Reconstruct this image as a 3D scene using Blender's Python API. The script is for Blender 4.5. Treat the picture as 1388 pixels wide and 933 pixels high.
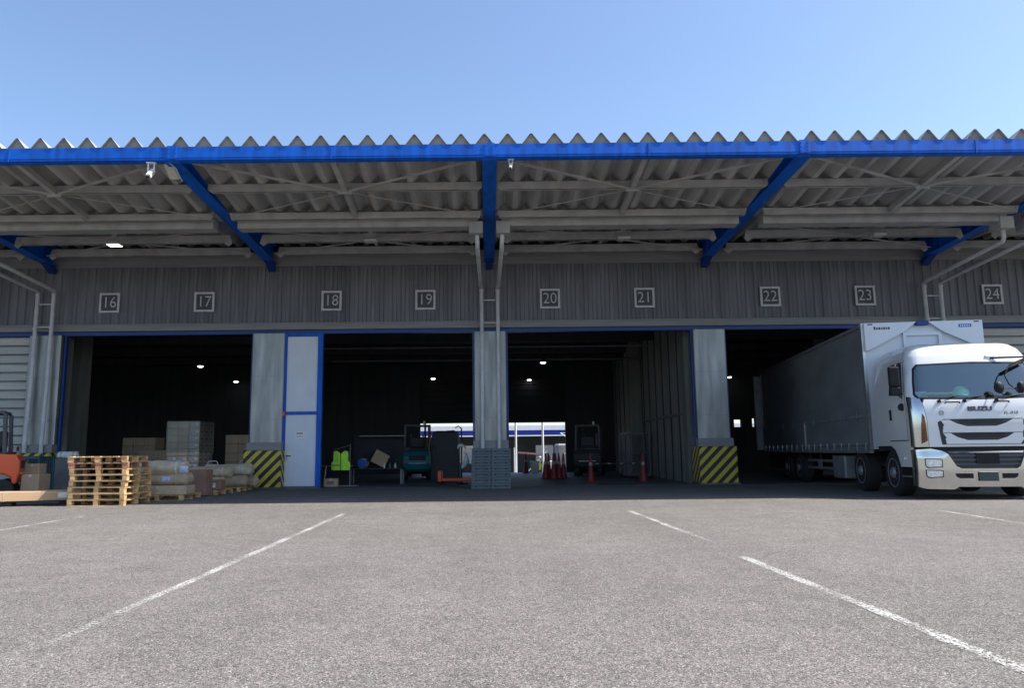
import bpy, bmesh, math, random
from mathutils import Vector, Matrix, noise
R = math.radians
random.seed(7)
scn = bpy.context.scene
for o in list(bpy.data.objects): bpy.data.objects.remove(o)
COL = scn.collection

# ------------------------------------------------------------------ camera
cam_d = bpy.data.cameras.new('camera'); cam = bpy.data.objects.new('camera', cam_d); COL.objects.link(cam)
F_PX, PITCH, ROLL, EYE = 1015.0, math.atan(147.5/1015), 0.0098, 0.954
cam_d.sensor_width = 36; cam_d.lens = F_PX/1388*36; cam_d.shift_x = 34/1388
cam_d.clip_start = .05; cam_d.clip_end = 3000
_r, _u, _f = Vector((1,0,0)), Vector((0,-math.sin(PITCH),math.cos(PITCH))), Vector((0,math.cos(PITCH),math.sin(PITCH)))
_r2 = _r*math.cos(ROLL)-_u*math.sin(ROLL); _u2 = _r*math.sin(ROLL)+_u*math.cos(ROLL)
cam.matrix_world = Matrix(((_r2.x,_u2.x,-_f.x,0),(_r2.y,_u2.y,-_f.y,0),(_r2.z,_u2.z,-_f.z,EYE),(0,0,0,1)))
scn.camera = cam

# ------------------------------------------------------------------ sky, sun, exposure
SUN = Vector((.74,-.108,1)).normalized()
w = bpy.data.worlds.new('World'); scn.world = w; w.use_nodes = True
nt = w.node_tree; bg = nt.nodes['Background']; sky = nt.nodes.new('ShaderNodeTexSky')
sky.sky_type = 'NISHITA'; sky.sun_disc = False
sky.sun_elevation = math.asin(SUN.z); sky.sun_rotation = math.atan2(SUN.x, SUN.y)
sky.air_density = 1.0; sky.dust_density = 1.2; sky.ozone_density = 3.0
nt.links.new(sky.outputs[0], bg.inputs[0]); bg.inputs[1].default_value = .14
sd = bpy.data.lights.new('sun','SUN'); so = bpy.data.objects.new('sun',sd); COL.objects.link(so)
sd.energy = 5.0; sd.angle = R(.53); sd.color = (1,.94,.86)
so.rotation_euler = SUN.to_track_quat('Z','Y').to_euler(); so.location = SUN*60
scn.view_settings.view_transform = 'Standard'; scn.view_settings.look = 'None'
scn.view_settings.exposure = .85; scn.view_settings.gamma = 1

# ------------------------------------------------------------------ materials
M = {}
def mat(name, col, rough=.6, metal=0, var=.12, vscale=3, bump=0, bscale=40, spec=.5, rnd=0, stretch=None, coat=0):
    m = bpy.data.materials.new(name); m.use_nodes = True; n = m.node_tree; P = n.nodes['Principled BSDF']
    P.inputs['Roughness'].default_value = rough; P.inputs['Metallic'].default_value = metal
    P.inputs['Specular IOR Level'].default_value = spec; P.inputs['Coat Weight'].default_value = coat
    tc = n.nodes.new('ShaderNodeTexCoord'); mp = n.nodes.new('ShaderNodeMapping'); n.links.new(tc.outputs['Object'], mp.inputs[0])
    if stretch: mp.inputs['Scale'].default_value = stretch
    nz = n.nodes.new('ShaderNodeTexNoise'); nz.inputs['Scale'].default_value = vscale; nz.inputs['Detail'].default_value = 6
    n.links.new(mp.outputs[0], nz.inputs['Vector'])
    cr = n.nodes.new('ShaderNodeMapRange'); cr.inputs[1].default_value=.3; cr.inputs[2].default_value=.7
    cr.inputs[3].default_value = 1-var; cr.inputs[4].default_value = 1+var; n.links.new(nz.outputs[0], cr.inputs[0])
    vm = n.nodes.new('ShaderNodeVectorMath'); vm.operation='SCALE'; vm.inputs[0].default_value = col[:3]
    n.links.new(cr.outputs[0], vm.inputs['Scale']); out = vm.outputs[0]
    if rnd:
        oi = n.nodes.new('ShaderNodeObjectInfo'); mr = n.nodes.new('ShaderNodeMapRange')
        mr.inputs[3].default_value = 1-rnd; mr.inputs[4].default_value = 1+rnd; n.links.new(oi.outputs['Random'], mr.inputs[0])
        v2 = n.nodes.new('ShaderNodeVectorMath'); v2.operation='SCALE'; n.links.new(out, v2.inputs[0]); n.links.new(mr.outputs[0], v2.inputs['Scale']); out = v2.outputs[0]
    n.links.new(out, P.inputs['Base Color'])
    if bump:
        b = n.nodes.new('ShaderNodeTexNoise'); b.inputs['Scale'].default_value = bscale; b.inputs['Detail'].default_value = 5
        n.links.new(mp.outputs[0], b.inputs['Vector']); bm_ = n.nodes.new('ShaderNodeBump'); bm_.inputs['Strength'].default_value = bump
        bm_.inputs['Distance'].default_value = .01; n.links.new(b.outputs[0], bm_.inputs['Height']); n.links.new(bm_.outputs[0], P.inputs['Normal'])
    M[name] = m; return m
def emit(name, col, s):
    m = bpy.data.materials.new(name); m.use_nodes = True; P = m.node_tree.nodes['Principled BSDF']
    P.inputs['Base Color'].default_value = (.8,.8,.8,1); P.inputs['Emission Color'].default_value = (*col,1); P.inputs['Emission Strength'].default_value = s
    M[name] = m
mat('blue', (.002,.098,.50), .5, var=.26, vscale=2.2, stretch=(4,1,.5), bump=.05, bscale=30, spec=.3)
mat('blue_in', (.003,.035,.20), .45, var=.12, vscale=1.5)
mat('steel_grey', (.33,.335,.335), .55, var=.18, vscale=2.5, bump=.05)
mat('sheet', (.325,.33,.33), .55, var=.25, vscale=1.2, stretch=(3,.5,1))
mat('sheet_cap', (.26,.25,.23), .7, var=.25, vscale=5, rnd=.12)
mat('cladding', (.125,.132,.152), .6, var=.28, vscale=1.3, stretch=(5,5,.35), rnd=.13)
mat('flashing', (.20,.205,.21), .5, var=.15, vscale=2, stretch=(.4,1,6))
mat('pillar', (.27,.28,.275), .38, .6, var=.32, vscale=1.6, stretch=(3,3,.4), bump=.18, bscale=1.3)
mat('pipe', (.50,.51,.54), .45, var=.12, vscale=4)
mat('door_white', (.60,.645,.72), .45, var=.05, vscale=2)
mat('shutter', (.42,.43,.41), .5, var=.14, vscale=2.5, stretch=(.4,1,8), rnd=.08)
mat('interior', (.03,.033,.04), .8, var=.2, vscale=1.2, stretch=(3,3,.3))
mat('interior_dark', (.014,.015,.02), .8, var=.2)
mat('interior_wall', (.22,.23,.22), .7, var=.3, vscale=1.5, stretch=(1,4,.3))
mat('interior_col', (.13,.14,.125), .6, var=.2, vscale=2, stretch=(3,3,.4))
mat('wood', (.52,.33,.16), .75, var=.36, vscale=5, stretch=(1,7,7), bump=.3, bscale=25, rnd=.3)
mat('wood_red', (.33,.17,.10), .75, var=.3, vscale=5, stretch=(1,7,7), bump=.3, bscale=25, rnd=.2)
mat('cardboard', (.42,.29,.18), .8, var=.12, vscale=4, bump=.05, rnd=.12)
mat('cardboard_pale', (.46,.34,.23), .7, var=.12, vscale=4, bump=.05, rnd=.10)
mat('cardboard_red', (.25,.14,.10), .8, var=.15, vscale=4, bump=.05)
mat('kraft', (.42,.33,.22), .65, var=.2, vscale=6, bump=.6, bscale=14, rnd=.12)
mat('kraft_pale', (.44,.37,.26), .45, var=.2, vscale=6, bump=.7, bscale=10, rnd=.1)
mat('paper', (.72,.73,.74), .7, var=.06, vscale=10)
mat('tag_blue', (.45,.52,.72), .5, var=.3, vscale=22)
mat('ink', (.02,.022,.025), .6, var=.1)
mat('ink_grey', (.16,.15,.16), .7, var=.2)
mat('white_paint', (.63,.645,.66), .28, var=.03, vscale=2, coat=.5)
mat('panel_white', (.66,.69,.72), .35, var=.05, vscale=2, stretch=(1,1,.4))
mat('chrome', (.60,.60,.59), .16, 1, var=.05, bump=.04, bscale=7)
mat('alu', (.55,.56,.58), .35, .9, var=.15, vscale=5)
mat('black_plastic', (.013,.014,.016), .5, var=.2, vscale=6, spec=.2)
mat('grille_black', (.015,.017,.025), .35, var=.2, vscale=6)
mat('rubber', (.018,.018,.019), .8, var=.25, vscale=8)
mat('tarp', (.18,.195,.21), .5, var=.16, vscale=1.3, stretch=(1,.5,1.6), bump=.12, bscale=3)
mat('truck_chassis', (.03,.03,.034), .6, var=.3)
mat('rail_grey', (.22,.23,.25), .5, .3, var=.2)
mat('tail_red', (.12,.015,.02), .5)
mat('lamp_clear', (.75,.78,.80), .08, .35, var=.25, vscale=30)
mat('plate_green', (.03,.05,.05), .4, var=.15, vscale=12)
mat('seat_dark', (.025,.028,.035), .8)
mat('orange', (.72,.095,.022), .42, var=.08, vscale=2, coat=.2)
mat('teal', (.006,.155,.21), .4, var=.12, vscale=2)
mat('machine_dark', (.02,.022,.025), .6, var=.2)
mat('forklift_grey', (.05,.055,.065), .5, var=.15)
mat('teal_steel', (.01,.10,.12), .5, var=.2)
mat('cage_steel', (.16,.16,.18), .45, .4, var=.2)
mat('cone_red', (.17,.014,.014), .55, var=.12)
mat('cone_white', (.35,.25,.25), .6)
mat('pallet_plastic', (.105,.135,.15), .65, var=.18, vscale=4, bump=.1, rnd=.08)
mat('hivis', (.42,.80,.06), .7, var=.15, vscale=14, bump=.4, bscale=12)
mat('hivis_yellow', (.75,.78,.10), .7, var=.15, vscale=14)
mat('helmet_green', (.34,.85,.50), .3, var=.05)
mat('helmet_white', (.8,.8,.78), .35)
mat('skin', (.42,.26,.18), .6); mat('navy', (.02,.025,.045), .85); mat('shirt', (.30,.31,.34), .85, var=.6, vscale=25)
mat('cloth_white', (.66,.67,.70), .8, var=.15, vscale=8, bump=.5, bscale=9)
mat('bag_blue', (.02,.10,.38), .6, var=.2)
mat('far_white', (.80,.80,.82), .6, var=.05); mat('far_blue', (.02,.04,.30), .5); mat('far_dark', (.03,.034,.036), .7, var=.3, vscale=.4)
mat('post_white', (.80,.82,.84), .5)
mat('camera_white', (.62,.62,.60), .45)
mat('lens_glass', (.50,.52,.44), .2, var=.2, vscale=20)
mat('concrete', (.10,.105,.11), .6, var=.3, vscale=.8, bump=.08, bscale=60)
mat('turn_glass', (.16,.07,.04), .12, .3, var=.4, vscale=9)
mat('grille_dark', (.05,.055,.075), .35, var=.15)
mat('chrome_dark', (.10,.11,.15), .35, .5)
mat('carton_tan', (.50,.33,.19), .75, var=.08, vscale=3, stretch=(.5,4,4))
mat('print_lilac', (.40,.38,.42), .7, var=.5, vscale=26)
mat('sign_plate', (.055,.06,.072), .6, var=.2, vscale=4)
mat('hem_grey', (.20,.21,.22), .5, var=.2)
mat('numeral_grey', (.52,.53,.56), .6)
mat('dash', (.03,.032,.036), .7)
emit('lamp_on', (1,.98,.88), 1.6); emit('lamp_high', (1,.98,.94), 6)

def asphalt():
    m = bpy.data.materials.new('asphalt'); m.use_nodes = True; n = m.node_tree; P = n.nodes['Principled BSDF']; L = n.links.new
    tc = n.nodes.new('ShaderNodeTexCoord')
    def nz(scale, det=4, rough=.6):
        a = n.nodes.new('ShaderNodeTexNoise'); a.inputs['Scale'].default_value=scale; a.inputs['Detail'].default_value=det; a.inputs['Roughness'].default_value=rough
        L(tc.outputs['Object'], a.inputs['Vector']); return a
    def mr(i, a, b, c, d):
        k = n.nodes.new('ShaderNodeMapRange'); k.inputs[1].default_value=a; k.inputs[2].default_value=b; k.inputs[3].default_value=c; k.inputs[4].default_value=d; L(i, k.inputs[0]); return k.outputs[0]
    def mul(a, b):
        k = n.nodes.new('ShaderNodeMath'); k.operation='MULTIPLY'; L(a,k.inputs[0]); L(b,k.inputs[1]); return k.outputs[0]
    v = n.nodes.new('ShaderNodeTexVoronoi'); v.inputs['Scale'].default_value = 185; L(tc.outputs['Object'], v.inputs['Vector'])
    sp = n.nodes.new('ShaderNodeSeparateColor'); L(v.outputs['Color'], sp.inputs[0])
    grain = mr(sp.outputs[0], 0, 1, .16, 1.84)
    v3 = n.nodes.new('ShaderNodeTexVoronoi'); v3.inputs['Scale'].default_value = 42; L(tc.outputs['Object'], v3.inputs['Vector'])
    sp3 = n.nodes.new('ShaderNodeSeparateColor'); L(v3.outputs['Color'], sp3.inputs[0])
    g3 = mr(sp3.outputs[1], 0, 1, .84, 1.16)
    fine = mr(nz(260,2).outputs[0], .3, .7, .78, 1.22)
    patch = mr(nz(.35,5).outputs[0], .3, .7, .86, 1.14)
    mid = mr(nz(2.6,8,.75).outputs[0], .3, .7, .84, 1.18)
    # long streaks left by wheels driving in and out of the bays
    mp = n.nodes.new('ShaderNodeMapping'); mp.inputs['Scale'].default_value=(1.1,.05,1); L(tc.outputs['Object'], mp.inputs[0])
    st = n.nodes.new('ShaderNodeTexNoise'); st.inputs['Scale'].default_value=1; st.inputs['Detail'].default_value=4; L(mp.outputs[0], st.inputs['Vector'])
    streak = mr(st.outputs[0], .3, .7, .93, 1.07)
    stain = mr(nz(.55,6,.62).outputs[0], .58, .70, 1.0, .86)
    streak = mul(streak, stain)
    f = mul(mul(mul(grain, g3), mul(fine, patch)), mul(mid, streak))
    # pale worn stones
    wv = mr(sp.outputs[2], .968, .975, 0, 1)
    vm = n.nodes.new('ShaderNodeVectorMath'); vm.operation='SCALE'; vm.inputs[0].default_value=(.136,.127,.118); L(f, vm.inputs['Scale'])
    mx = n.nodes.new('ShaderNodeMix'); mx.data_type='RGBA'; L(wv, mx.inputs[0]); L(vm.outputs[0], mx.inputs[6]); mx.inputs[7].default_value=(.42,.40,.37,1)
    L(mx.outputs[2], P.inputs['Base Color']); P.inputs['Roughness'].default_value=.88; P.inputs['Specular IOR Level'].default_value=.3
    b = n.nodes.new('ShaderNodeBump'); b.inputs['Strength'].default_value=.75; b.inputs['Distance'].default_value=.006
    L(sp.outputs[0], b.inputs['Height']); L(b.outputs[0], P.inputs['Normal']); M['asphalt'] = m
asphalt()
def worn_paint(name, col, cover):
    m = bpy.data.materials.new(name); m.use_nodes = True; n = m.node_tree; P = n.nodes['Principled BSDF']; L = n.links.new
    tc = n.nodes.new('ShaderNodeTexCoord'); P.inputs['Base Color'].default_value=(*col,1); P.inputs['Roughness'].default_value=.8
    v = n.nodes.new('ShaderNodeTexVoronoi'); v.inputs['Scale'].default_value=110; L(tc.outputs['Object'], v.inputs['Vector'])
    sp = n.nodes.new('ShaderNodeSeparateColor'); L(v.outputs['Color'], sp.inputs[0])
    a = n.nodes.new('ShaderNodeTexNoise'); a.inputs['Scale'].default_value=1.4; a.inputs['Detail'].default_value=5; L(tc.outputs['Object'], a.inputs['Vector'])
    # edges fade: UV-free, object x is across the line
    sx = n.nodes.new('ShaderNodeSeparateXYZ'); L(tc.outputs['Object'], sx.inputs[0])
    ab = n.nodes.new('ShaderNodeMath'); ab.operation='ABSOLUTE'; L(sx.outputs[0], ab.inputs[0])
    e = n.nodes.new('ShaderNodeMapRange'); e.inputs[1].default_value=.025; e.inputs[2].default_value=.075; e.inputs[3].default_value=cover+.22; e.inputs[4].default_value=cover-.45; L(ab.outputs[0], e.inputs[0])
    s = n.nodes.new('ShaderNodeMath'); s.operation='ADD'; L(e.outputs[0], s.inputs[0])
    ar = n.nodes.new('ShaderNodeMapRange'); ar.inputs[1].default_value=.3; ar.inputs[2].default_value=.7; ar.inputs[3].default_value=-.45; ar.inputs[4].default_value=.3; L(a.outputs[0], ar.inputs[0]); L(ar.outputs[0], s.inputs[1])
    ln = n.nodes.new('ShaderNodeMapRange'); ln.inputs[1].default_value=0; ln.inputs[2].default_value=2.2; ln.inputs[3].default_value=-.75; ln.inputs[4].default_value=0; L(sx.outputs[1], ln.inputs[0])
    s2 = n.nodes.new('ShaderNodeMath'); s2.operation='ADD'; L(s.outputs[0], s2.inputs[0]); L(ln.outputs[0], s2.inputs[1])
    c = n.nodes.new('ShaderNodeMath'); c.operation='SUBTRACT'; L(s2.outputs[0], c.inputs[0]); L(sp.outputs[1], c.inputs[1])
    c2 = n.nodes.new('ShaderNodeMath'); c2.operation='MULTIPLY'; c2.use_clamp=True; c2.inputs[1].default_value=1.6; L(c.outputs[0], c2.inputs[0])
    L(c2.outputs[0], P.inputs['Alpha']); M[name] = m
worn_paint('line_white', (.46,.45,.43), .62); worn_paint('line_faint', (.36,.35,.34), .28); worn_paint('line_yellow', (.45,.33,.10), .55)
def stripes():
    m = bpy.data.materials.new('hazard'); m.use_nodes = True; n = m.node_tree; P = n.nodes['Principled BSDF']; L = n.links.new
    tc = n.nodes.new('ShaderNodeTexCoord'); sx = n.nodes.new('ShaderNodeSeparateXYZ'); L(tc.outputs['Object'], sx.inputs[0])
    a = n.nodes.new('ShaderNodeMath'); a.operation='SUBTRACT'; L(sx.outputs[2], a.inputs[0]); L(sx.outputs[0], a.inputs[1])
    a2 = n.nodes.new('ShaderNodeMath'); a2.operation='ADD'; L(a.outputs[0], a2.inputs[0]); L(sx.outputs[1], a2.inputs[1]); a = a2
    d = n.nodes.new('ShaderNodeMath'); d.operation='DIVIDE'; d.inputs[1].default_value=.30; L(a.outputs[0], d.inputs[0])
    f = n.nodes.new('ShaderNodeMath'); f.operation='FRACT'; L(d.outputs[0], f.inputs[0])
    g = n.nodes.new('ShaderNodeMath'); g.operation='GREATER_THAN'; g.inputs[1].default_value=.5; L(f.outputs[0], g.inputs[0])
    nz = n.nodes.new('ShaderNodeTexNoise'); nz.inputs['Scale'].default_value=6; nz.inputs['Detail'].default_value=6; L(tc.outputs['Object'], nz.inputs['Vector'])
    mx = n.nodes.new('ShaderNodeMix'); mx.data_type='RGBA'; L(g.outputs[0], mx.inputs[0]); mx.inputs[6].default_value=(.60,.47,.05,1); mx.inputs[7].default_value=(.022,.021,.02,1)
    m2 = n.nodes.new('ShaderNodeMix'); m2.data_type='RGBA'; m2.blend_type='MULTIPLY'; m2.inputs[0].default_value=.35; L(mx.outputs[2], m2.inputs[6]); L(nz.outputs[0], m2.inputs[7])
    L(m2.outputs[2], P.inputs['Base Color']); P.inputs['Roughness'].default_value=.5; M['hazard']=m
stripes()
def glass(name, tint, refl, gr=.02):
    m = bpy.data.materials.new(name); m.use_nodes = True; n = m.node_tree; L = n.links.new; n.nodes.remove(n.nodes['Principled BSDF'])
    o = n.nodes['Material Output']; t = n.nodes.new('ShaderNodeBsdfTransparent'); t.inputs[0].default_value=(*tint,1)
    g = n.nodes.new('ShaderNodeBsdfGlossy'); g.inputs['Roughness'].default_value=gr; g.inputs[0].default_value=(.84,.98,.97,1)
    fr = n.nodes.new('ShaderNodeFresnel'); fr.inputs[0].default_value=1.5
    k = n.nodes.new('ShaderNodeMath'); k.operation='MULTIPLY_ADD'; k.inputs[1].default_value=1; k.inputs[2].default_value=refl; L(fr.outputs[0],k.inputs[0])
    mx = n.nodes.new('ShaderNodeMixShader'); L(k.outputs[0],mx.inputs[0]); L(t.outputs[0],mx.inputs[1]); L(g.outputs[0],mx.inputs[2]); L(mx.outputs[0],o.inputs[0]); M[name]=m
glass('windshield', (.80,.92,.89), .17); glass('film', (.80,.78,.75), .05, .45); glass('side_glass', (.06,.07,.08), .03)

# ------------------------------------------------------------------ mesh helpers
class MB:
    def __init__(s): s.v=[]; s.f=[]
    def add(s, vs, fs):
        k=len(s.v); s.v+= [tuple(v) for v in vs]; s.f+= [tuple(i+k for i in f) for f in fs]; return s
    def box(s, x0,x1,y0,y1,z0,z1):
        return s.add([(x0,y0,z0),(x1,y0,z0),(x1,y1,z0),(x0,y1,z0),(x0,y0,z1),(x1,y0,z1),(x1,y1,z1),(x0,y1,z1)],
                     [(0,3,2,1),(4,5,6,7),(0,1,5,4),(1,2,6,5),(2,3,7,6),(3,0,4,7)])
    def bar(s, p, q, wd, ht, up=(0,0,1)):       # rectangular bar from p to q
        p,q=Vector(p),Vector(q); d=(q-p).normalized(); u=Vector(up)
        a=d.cross(u)
        if a.length<1e-4: a=d.cross(Vector((0,1,0)))
        a.normalize(); b=a.cross(d).normalized(); a*=wd/2; b*=ht/2
        return s.add([p-a-b,p+a-b,p+a+b,p-a+b,q-a-b,q+a-b,q+a+b,q-a+b],[(0,1,2,3),(7,6,5,4),(0,4,5,1),(1,5,6,2),(2,6,7,3),(3,7,4,0)])
    def cyl(s, p, q, r0, r1=None, n=14, cap=True):
        r1=r0 if r1 is None else r1; p,q=Vector(p),Vector(q); d=(q-p).normalized()
        a=d.orthogonal().normalized(); b=d.cross(a); vs=[]
        for c,r in ((p,r0),(q,r1)):
            for i in range(n):
                t=2*math.pi*i/n; vs.append(c+a*math.cos(t)*r+b*math.sin(t)*r)
        fs=[(i,(i+1)%n,n+(i+1)%n,n+i) for i in range(n)]
        if cap: fs+=[tuple(range(n-1,-1,-1)),tuple(range(n,2*n))]
        return s.add(vs,fs)
    def tube(s, pts, r, n=8):
        pts=[Vector(p) for p in pts]; vs=[]; prev=None
        for k,p in enumerate(pts):
            d=(pts[min(k+1,len(pts)-1)]-pts[max(k-1,0)]).normalized()
            a=d.orthogonal().normalized() if prev is None else (prev-d*prev.dot(d)).normalized()
            prev=a; b=d.cross(a)
            rr=r[k] if isinstance(r,(list,tuple)) else r
            for i in range(n):
                t=2*math.pi*i/n; vs.append(p+(a*math.cos(t)+b*math.sin(t))*rr)
        fs=[(k*n+i,k*n+(i+1)%n,(k+1)*n+(i+1)%n,(k+1)*n+i) for k in range(len(pts)-1) for i in range(n)]
        fs+=[tuple(range(n-1,-1,-1)),tuple(range((len(pts)-1)*n,len(pts)*n))]
        return s.add(vs,fs)
    def prism(s, poly, a, b, axis='x'):
        def P(u,v,t): return {'x':(t,u,v),'y':(u,t,v),'z':(u,v,t)}[axis]
        n=len(poly); vs=[P(u,v,a) for u,v in poly]+[P(u,v,b) for u,v in poly]
        return s.add(vs,[tuple(range(n-1,-1,-1)),tuple(range(n,2*n))]+[(i,(i+1)%n,n+(i+1)%n,n+i) for i in range(n)])
    def lathe(s, prof, axis='x', n=28, c=(0,0,0)):     # prof: list of (along axis, radius)
        vs=[]
        for t,r in prof:
            for i in range(n):
                an=2*math.pi*i/n; u,v=math.cos(an)*r,math.sin(an)*r
                p={'x':(t,u,v),'y':(u,t,v),'z':(u,v,t)}[axis]; vs.append((p[0]+c[0],p[1]+c[1],p[2]+c[2]))
        m=len(prof)
        fs=[(k*n+i,k*n+(i+1)%n,(k+1)*n+(i+1)%n,(k+1)*n+i) for k in range(m-1) for i in range(n)]
        if prof[0][1]>1e-4: fs.append(tuple(range(n-1,-1,-1)))
        if prof[-1][1]>1e-4: fs.append(tuple(range((m-1)*n,m*n)))
        return s.add(vs,fs)
    def mesh(s, name, bevel=0, smooth=None, seg=1):
        bm=bmesh.new(); vs=[bm.verts.new(v) for v in s.v]
        for f in s.f:
            try: bm.faces.new([vs[i] for i in f])
            except ValueError: pass
        bmesh.ops.recalc_face_normals(bm, faces=bm.faces)
        if bevel: bmesh.ops.bevel(bm, geom=[e for e in bm.edges if len(e.link_faces)==2 and e.calc_face_angle(0)>.5], offset=bevel, segments=seg, affect='EDGES', profile=.5)
        me=bpy.data.meshes.new(name); bm.to_mesh(me); bm.free()
        if smooth is not None:
            for p in me.polygons: p.use_smooth=True
            me.set_sharp_from_angle(angle=R(smooth))
        return me
    def build(s, name, material, parent=None, loc=None, bevel=0, smooth=None, seg=1, rot=None):
        me=s.mesh(name,bevel,smooth,seg); return place(name, me, material, parent, loc, rot)
def place(name, me, material=None, parent=None, loc=None, rot=None):
    o=bpy.data.objects.new(name, me); COL.objects.link(o)
    if material and not me.materials: me.materials.append(M[material])
    if parent: o.parent=parent
    if loc: o.location=loc
    if rot: o.rotation_euler=rot
    return o
def tag(o, label=None, cat=None, group=None, kind=None):
    if label: o['label']=label
    if cat: o['category']=cat
    if group: o['group']=group
    if kind: o['kind']=kind
    return o
def thing(name, label, cat, loc=(0,0,0), rz=0, group=None):
    o=bpy.data.objects.new(name,None); COL.objects.link(o); o.location=loc; o.rotation_euler=(0,0,rz); o.empty_display_size=.2
    return tag(o,label,cat,group)
def dup(root, loc, rz=0, label=None, group=None, rot=None):
    r=root.copy(); COL.objects.link(r); r.location=loc; r.rotation_euler=rot or (0,0,rz)
    if label: r['label']=label
    if group: r['group']=group
    for ch in list(root.children):
        c=ch.copy(); COL.objects.link(c); c.parent=r
        for g in list(ch.children):
            d=g.copy(); COL.objects.link(d); d.parent=c
    return r
def text(name, s, size, material, parent, loc, rot=(R(90),0,0), ext=.004, sx=1, shear=0, bold=0):
    cu=bpy.data.curves.new(name,'FONT'); cu.body=s; cu.size=size; cu.extrude=ext; cu.align_x='CENTER'; cu.align_y='CENTER'; cu.shear=shear; cu.offset=bold; cu.resolution_u=3
    t=bpy.data.objects.new(name,cu); COL.objects.link(t); dg=bpy.context.evaluated_depsgraph_get()
    me=bpy.data.meshes.new_from_object(t.evaluated_get(dg)); bpy.data.objects.remove(t); bpy.data.curves.remove(cu)
    me.materials.clear(); o=place(name,me,material,parent,loc,rot); o.scale=(sx,1,1); return o

# ------------------------------------------------------------------ ground
W = 21.6                       # plane of the warehouse front
COLX = [-19.25,-12.8,-6.32,.09,6.44,12.95,19.4]
BACK = 36.2
g=MB().add([(-500,-500,0),(500,-500,0),(500,BACK,0),(-500,BACK,0),(-500,BACK,-1),(500,BACK,-1)],[(0,1,2,3),(3,2,5,4)]).build('ground','asphalt'); tag(g,'grey speckled asphalt loading yard in front of the bays','ground',kind='structure')
g=MB().add([(-500,BACK+.01,-1),(500,BACK+.01,-1),(500,900,-1),(-500,900,-1)],[(0,1,2,3)]).build('rear_yard','asphalt'); tag(g,'lower asphalt yard beyond the open rear dock','ground',kind='structure')
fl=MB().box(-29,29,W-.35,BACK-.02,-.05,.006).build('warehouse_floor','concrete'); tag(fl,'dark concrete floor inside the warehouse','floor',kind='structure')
def line(x0,y0,x1,y1,wd,m,lab):
    d=Vector((x1-x0,y1-y0,0)); L=d.length; k=MB(); n=max(2,int(L/.5)); vs=[];fs=[]
    for i in range(n+1):
        y=L*i/n; j=.012*math.sin(i*1.7+x0); vs+=[(-wd/2+j,y,0),(wd/2+j,y,0)]
    for i in range(n): fs.append((2*i,2*i+1,2*i+3,2*i+2))
    o=k.add(vs,fs).build('parking_line',m,loc=(x0,y0,.005),rot=(0,0,math.atan2(-d.x,d.y))); tag(o,lab,'marking',kind='structure')
line(-2.26,3.1,-2.33,12.3,.085,'line_white','long worn white parking line on the asphalt below bay nineteen')
line(2.32,1.2,2.28,6.95,.11,'line_white','bold white parking line on the asphalt below bay twenty-one')
line(2.34,7.3,2.27,12.3,.09,'line_white','thin worn far stretch of the white parking line below bay twenty-one')
line(-6.36,7.9,-6.52,12.3,.08,'line_white','short white line before the long carton')
line(-4.28,5.6,-4.46,11,.10,'line_faint','almost worn off line beside the pallets')
line(6.56,8.0,6.98,12,.09,'line_white','short worn line before the white truck')
line(-6.9,15.3,-6.45,21.2,.06,'line_yellow','thin yellow line beside the wrapped rolls')

# ------------------------------------------------------------------ warehouse
wh=thing('warehouse','grey clad warehouse with open numbered truck bays behind a deep canopy','warehouse')
# ribbed cladding, one metre per sheet
pn=MB(); prof=[]; p=.25
for i in range(4):
    a=i*p; prof+=[(a,0),(a+.10,0),(a+.13,-.035),(a+.22,-.035)]
prof.append((1.0,0))
vs=[];fs=[]
for x,y in prof: vs+=[(x,y,4.75),(x,y,6.92)]
for i in range(len(prof)-1): fs.append((2*i,2*i+2,2*i+3,2*i+1))
pn.add(vs,fs); me=pn.mesh('wall_panel')
for i in range(-24,24): place('wall_panel',me,'cladding',wh,(i*1.0+.0005*i,W,0))
MB().box(-24,24,W+.01,W+.16,4.56,7.4).build('header_wall','interior_dark',wh)
MB().box(-24,24,W-.10,W+.005,4.56,4.75).build('flashing','flashing',wh,bevel=.012)
MB().box(-24,24,W-.13,W+.0,4.735,4.765).build('drip_edge','flashing',wh)
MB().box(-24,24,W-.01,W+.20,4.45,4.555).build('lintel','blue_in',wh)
MB().box(-24,24,W-.06,W-.03,6.47,6.90).build('upper_flashing','flashing',wh)
# pillars, their hazard guards and blue jambs
for i,cx in enumerate(COLX[1:6]):
    P=MB().box(cx-.46,cx+.46,W-.16,W+.55,1.06,4.46).build('pillar','pillar',wh,bevel=.02)
    for zz in (1.95,3.2):
        MB().box(cx-.463,cx+.463,W-.164,W-.10,zz,zz+.008).build('pillar_seam','flashing',P)
    MB().box(cx-.47,cx+.47,W-.18,W+.5,1.16,1.19).build('pillar_sill','alu',P)
    G=MB().box(-.53,.53,-.45,.35,.05,1.07).build('pillar_guard','hazard',wh,(cx,W,0),bevel=.02)
    MB().box(cx-.50,cx+.50,W-.30,W+.45,1.07,1.30).build('pillar_base','flashing',wh,bevel=.01)
    MB().box(cx-.56,cx+.56,W-.50,W+.38,.005,.06).build('pillar_footing','concrete',wh,bevel=.01)
for x in (-12.34+.06, -6.32-.5, -6.32+.5-.0, .09-.49,.09+.49,6.44-.49,6.44+.49,12.95-.49):
    MB().box(x-.025,x+.025,W-.02,W+.10,.02,4.45).build('jamb','blue_in',wh)
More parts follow.
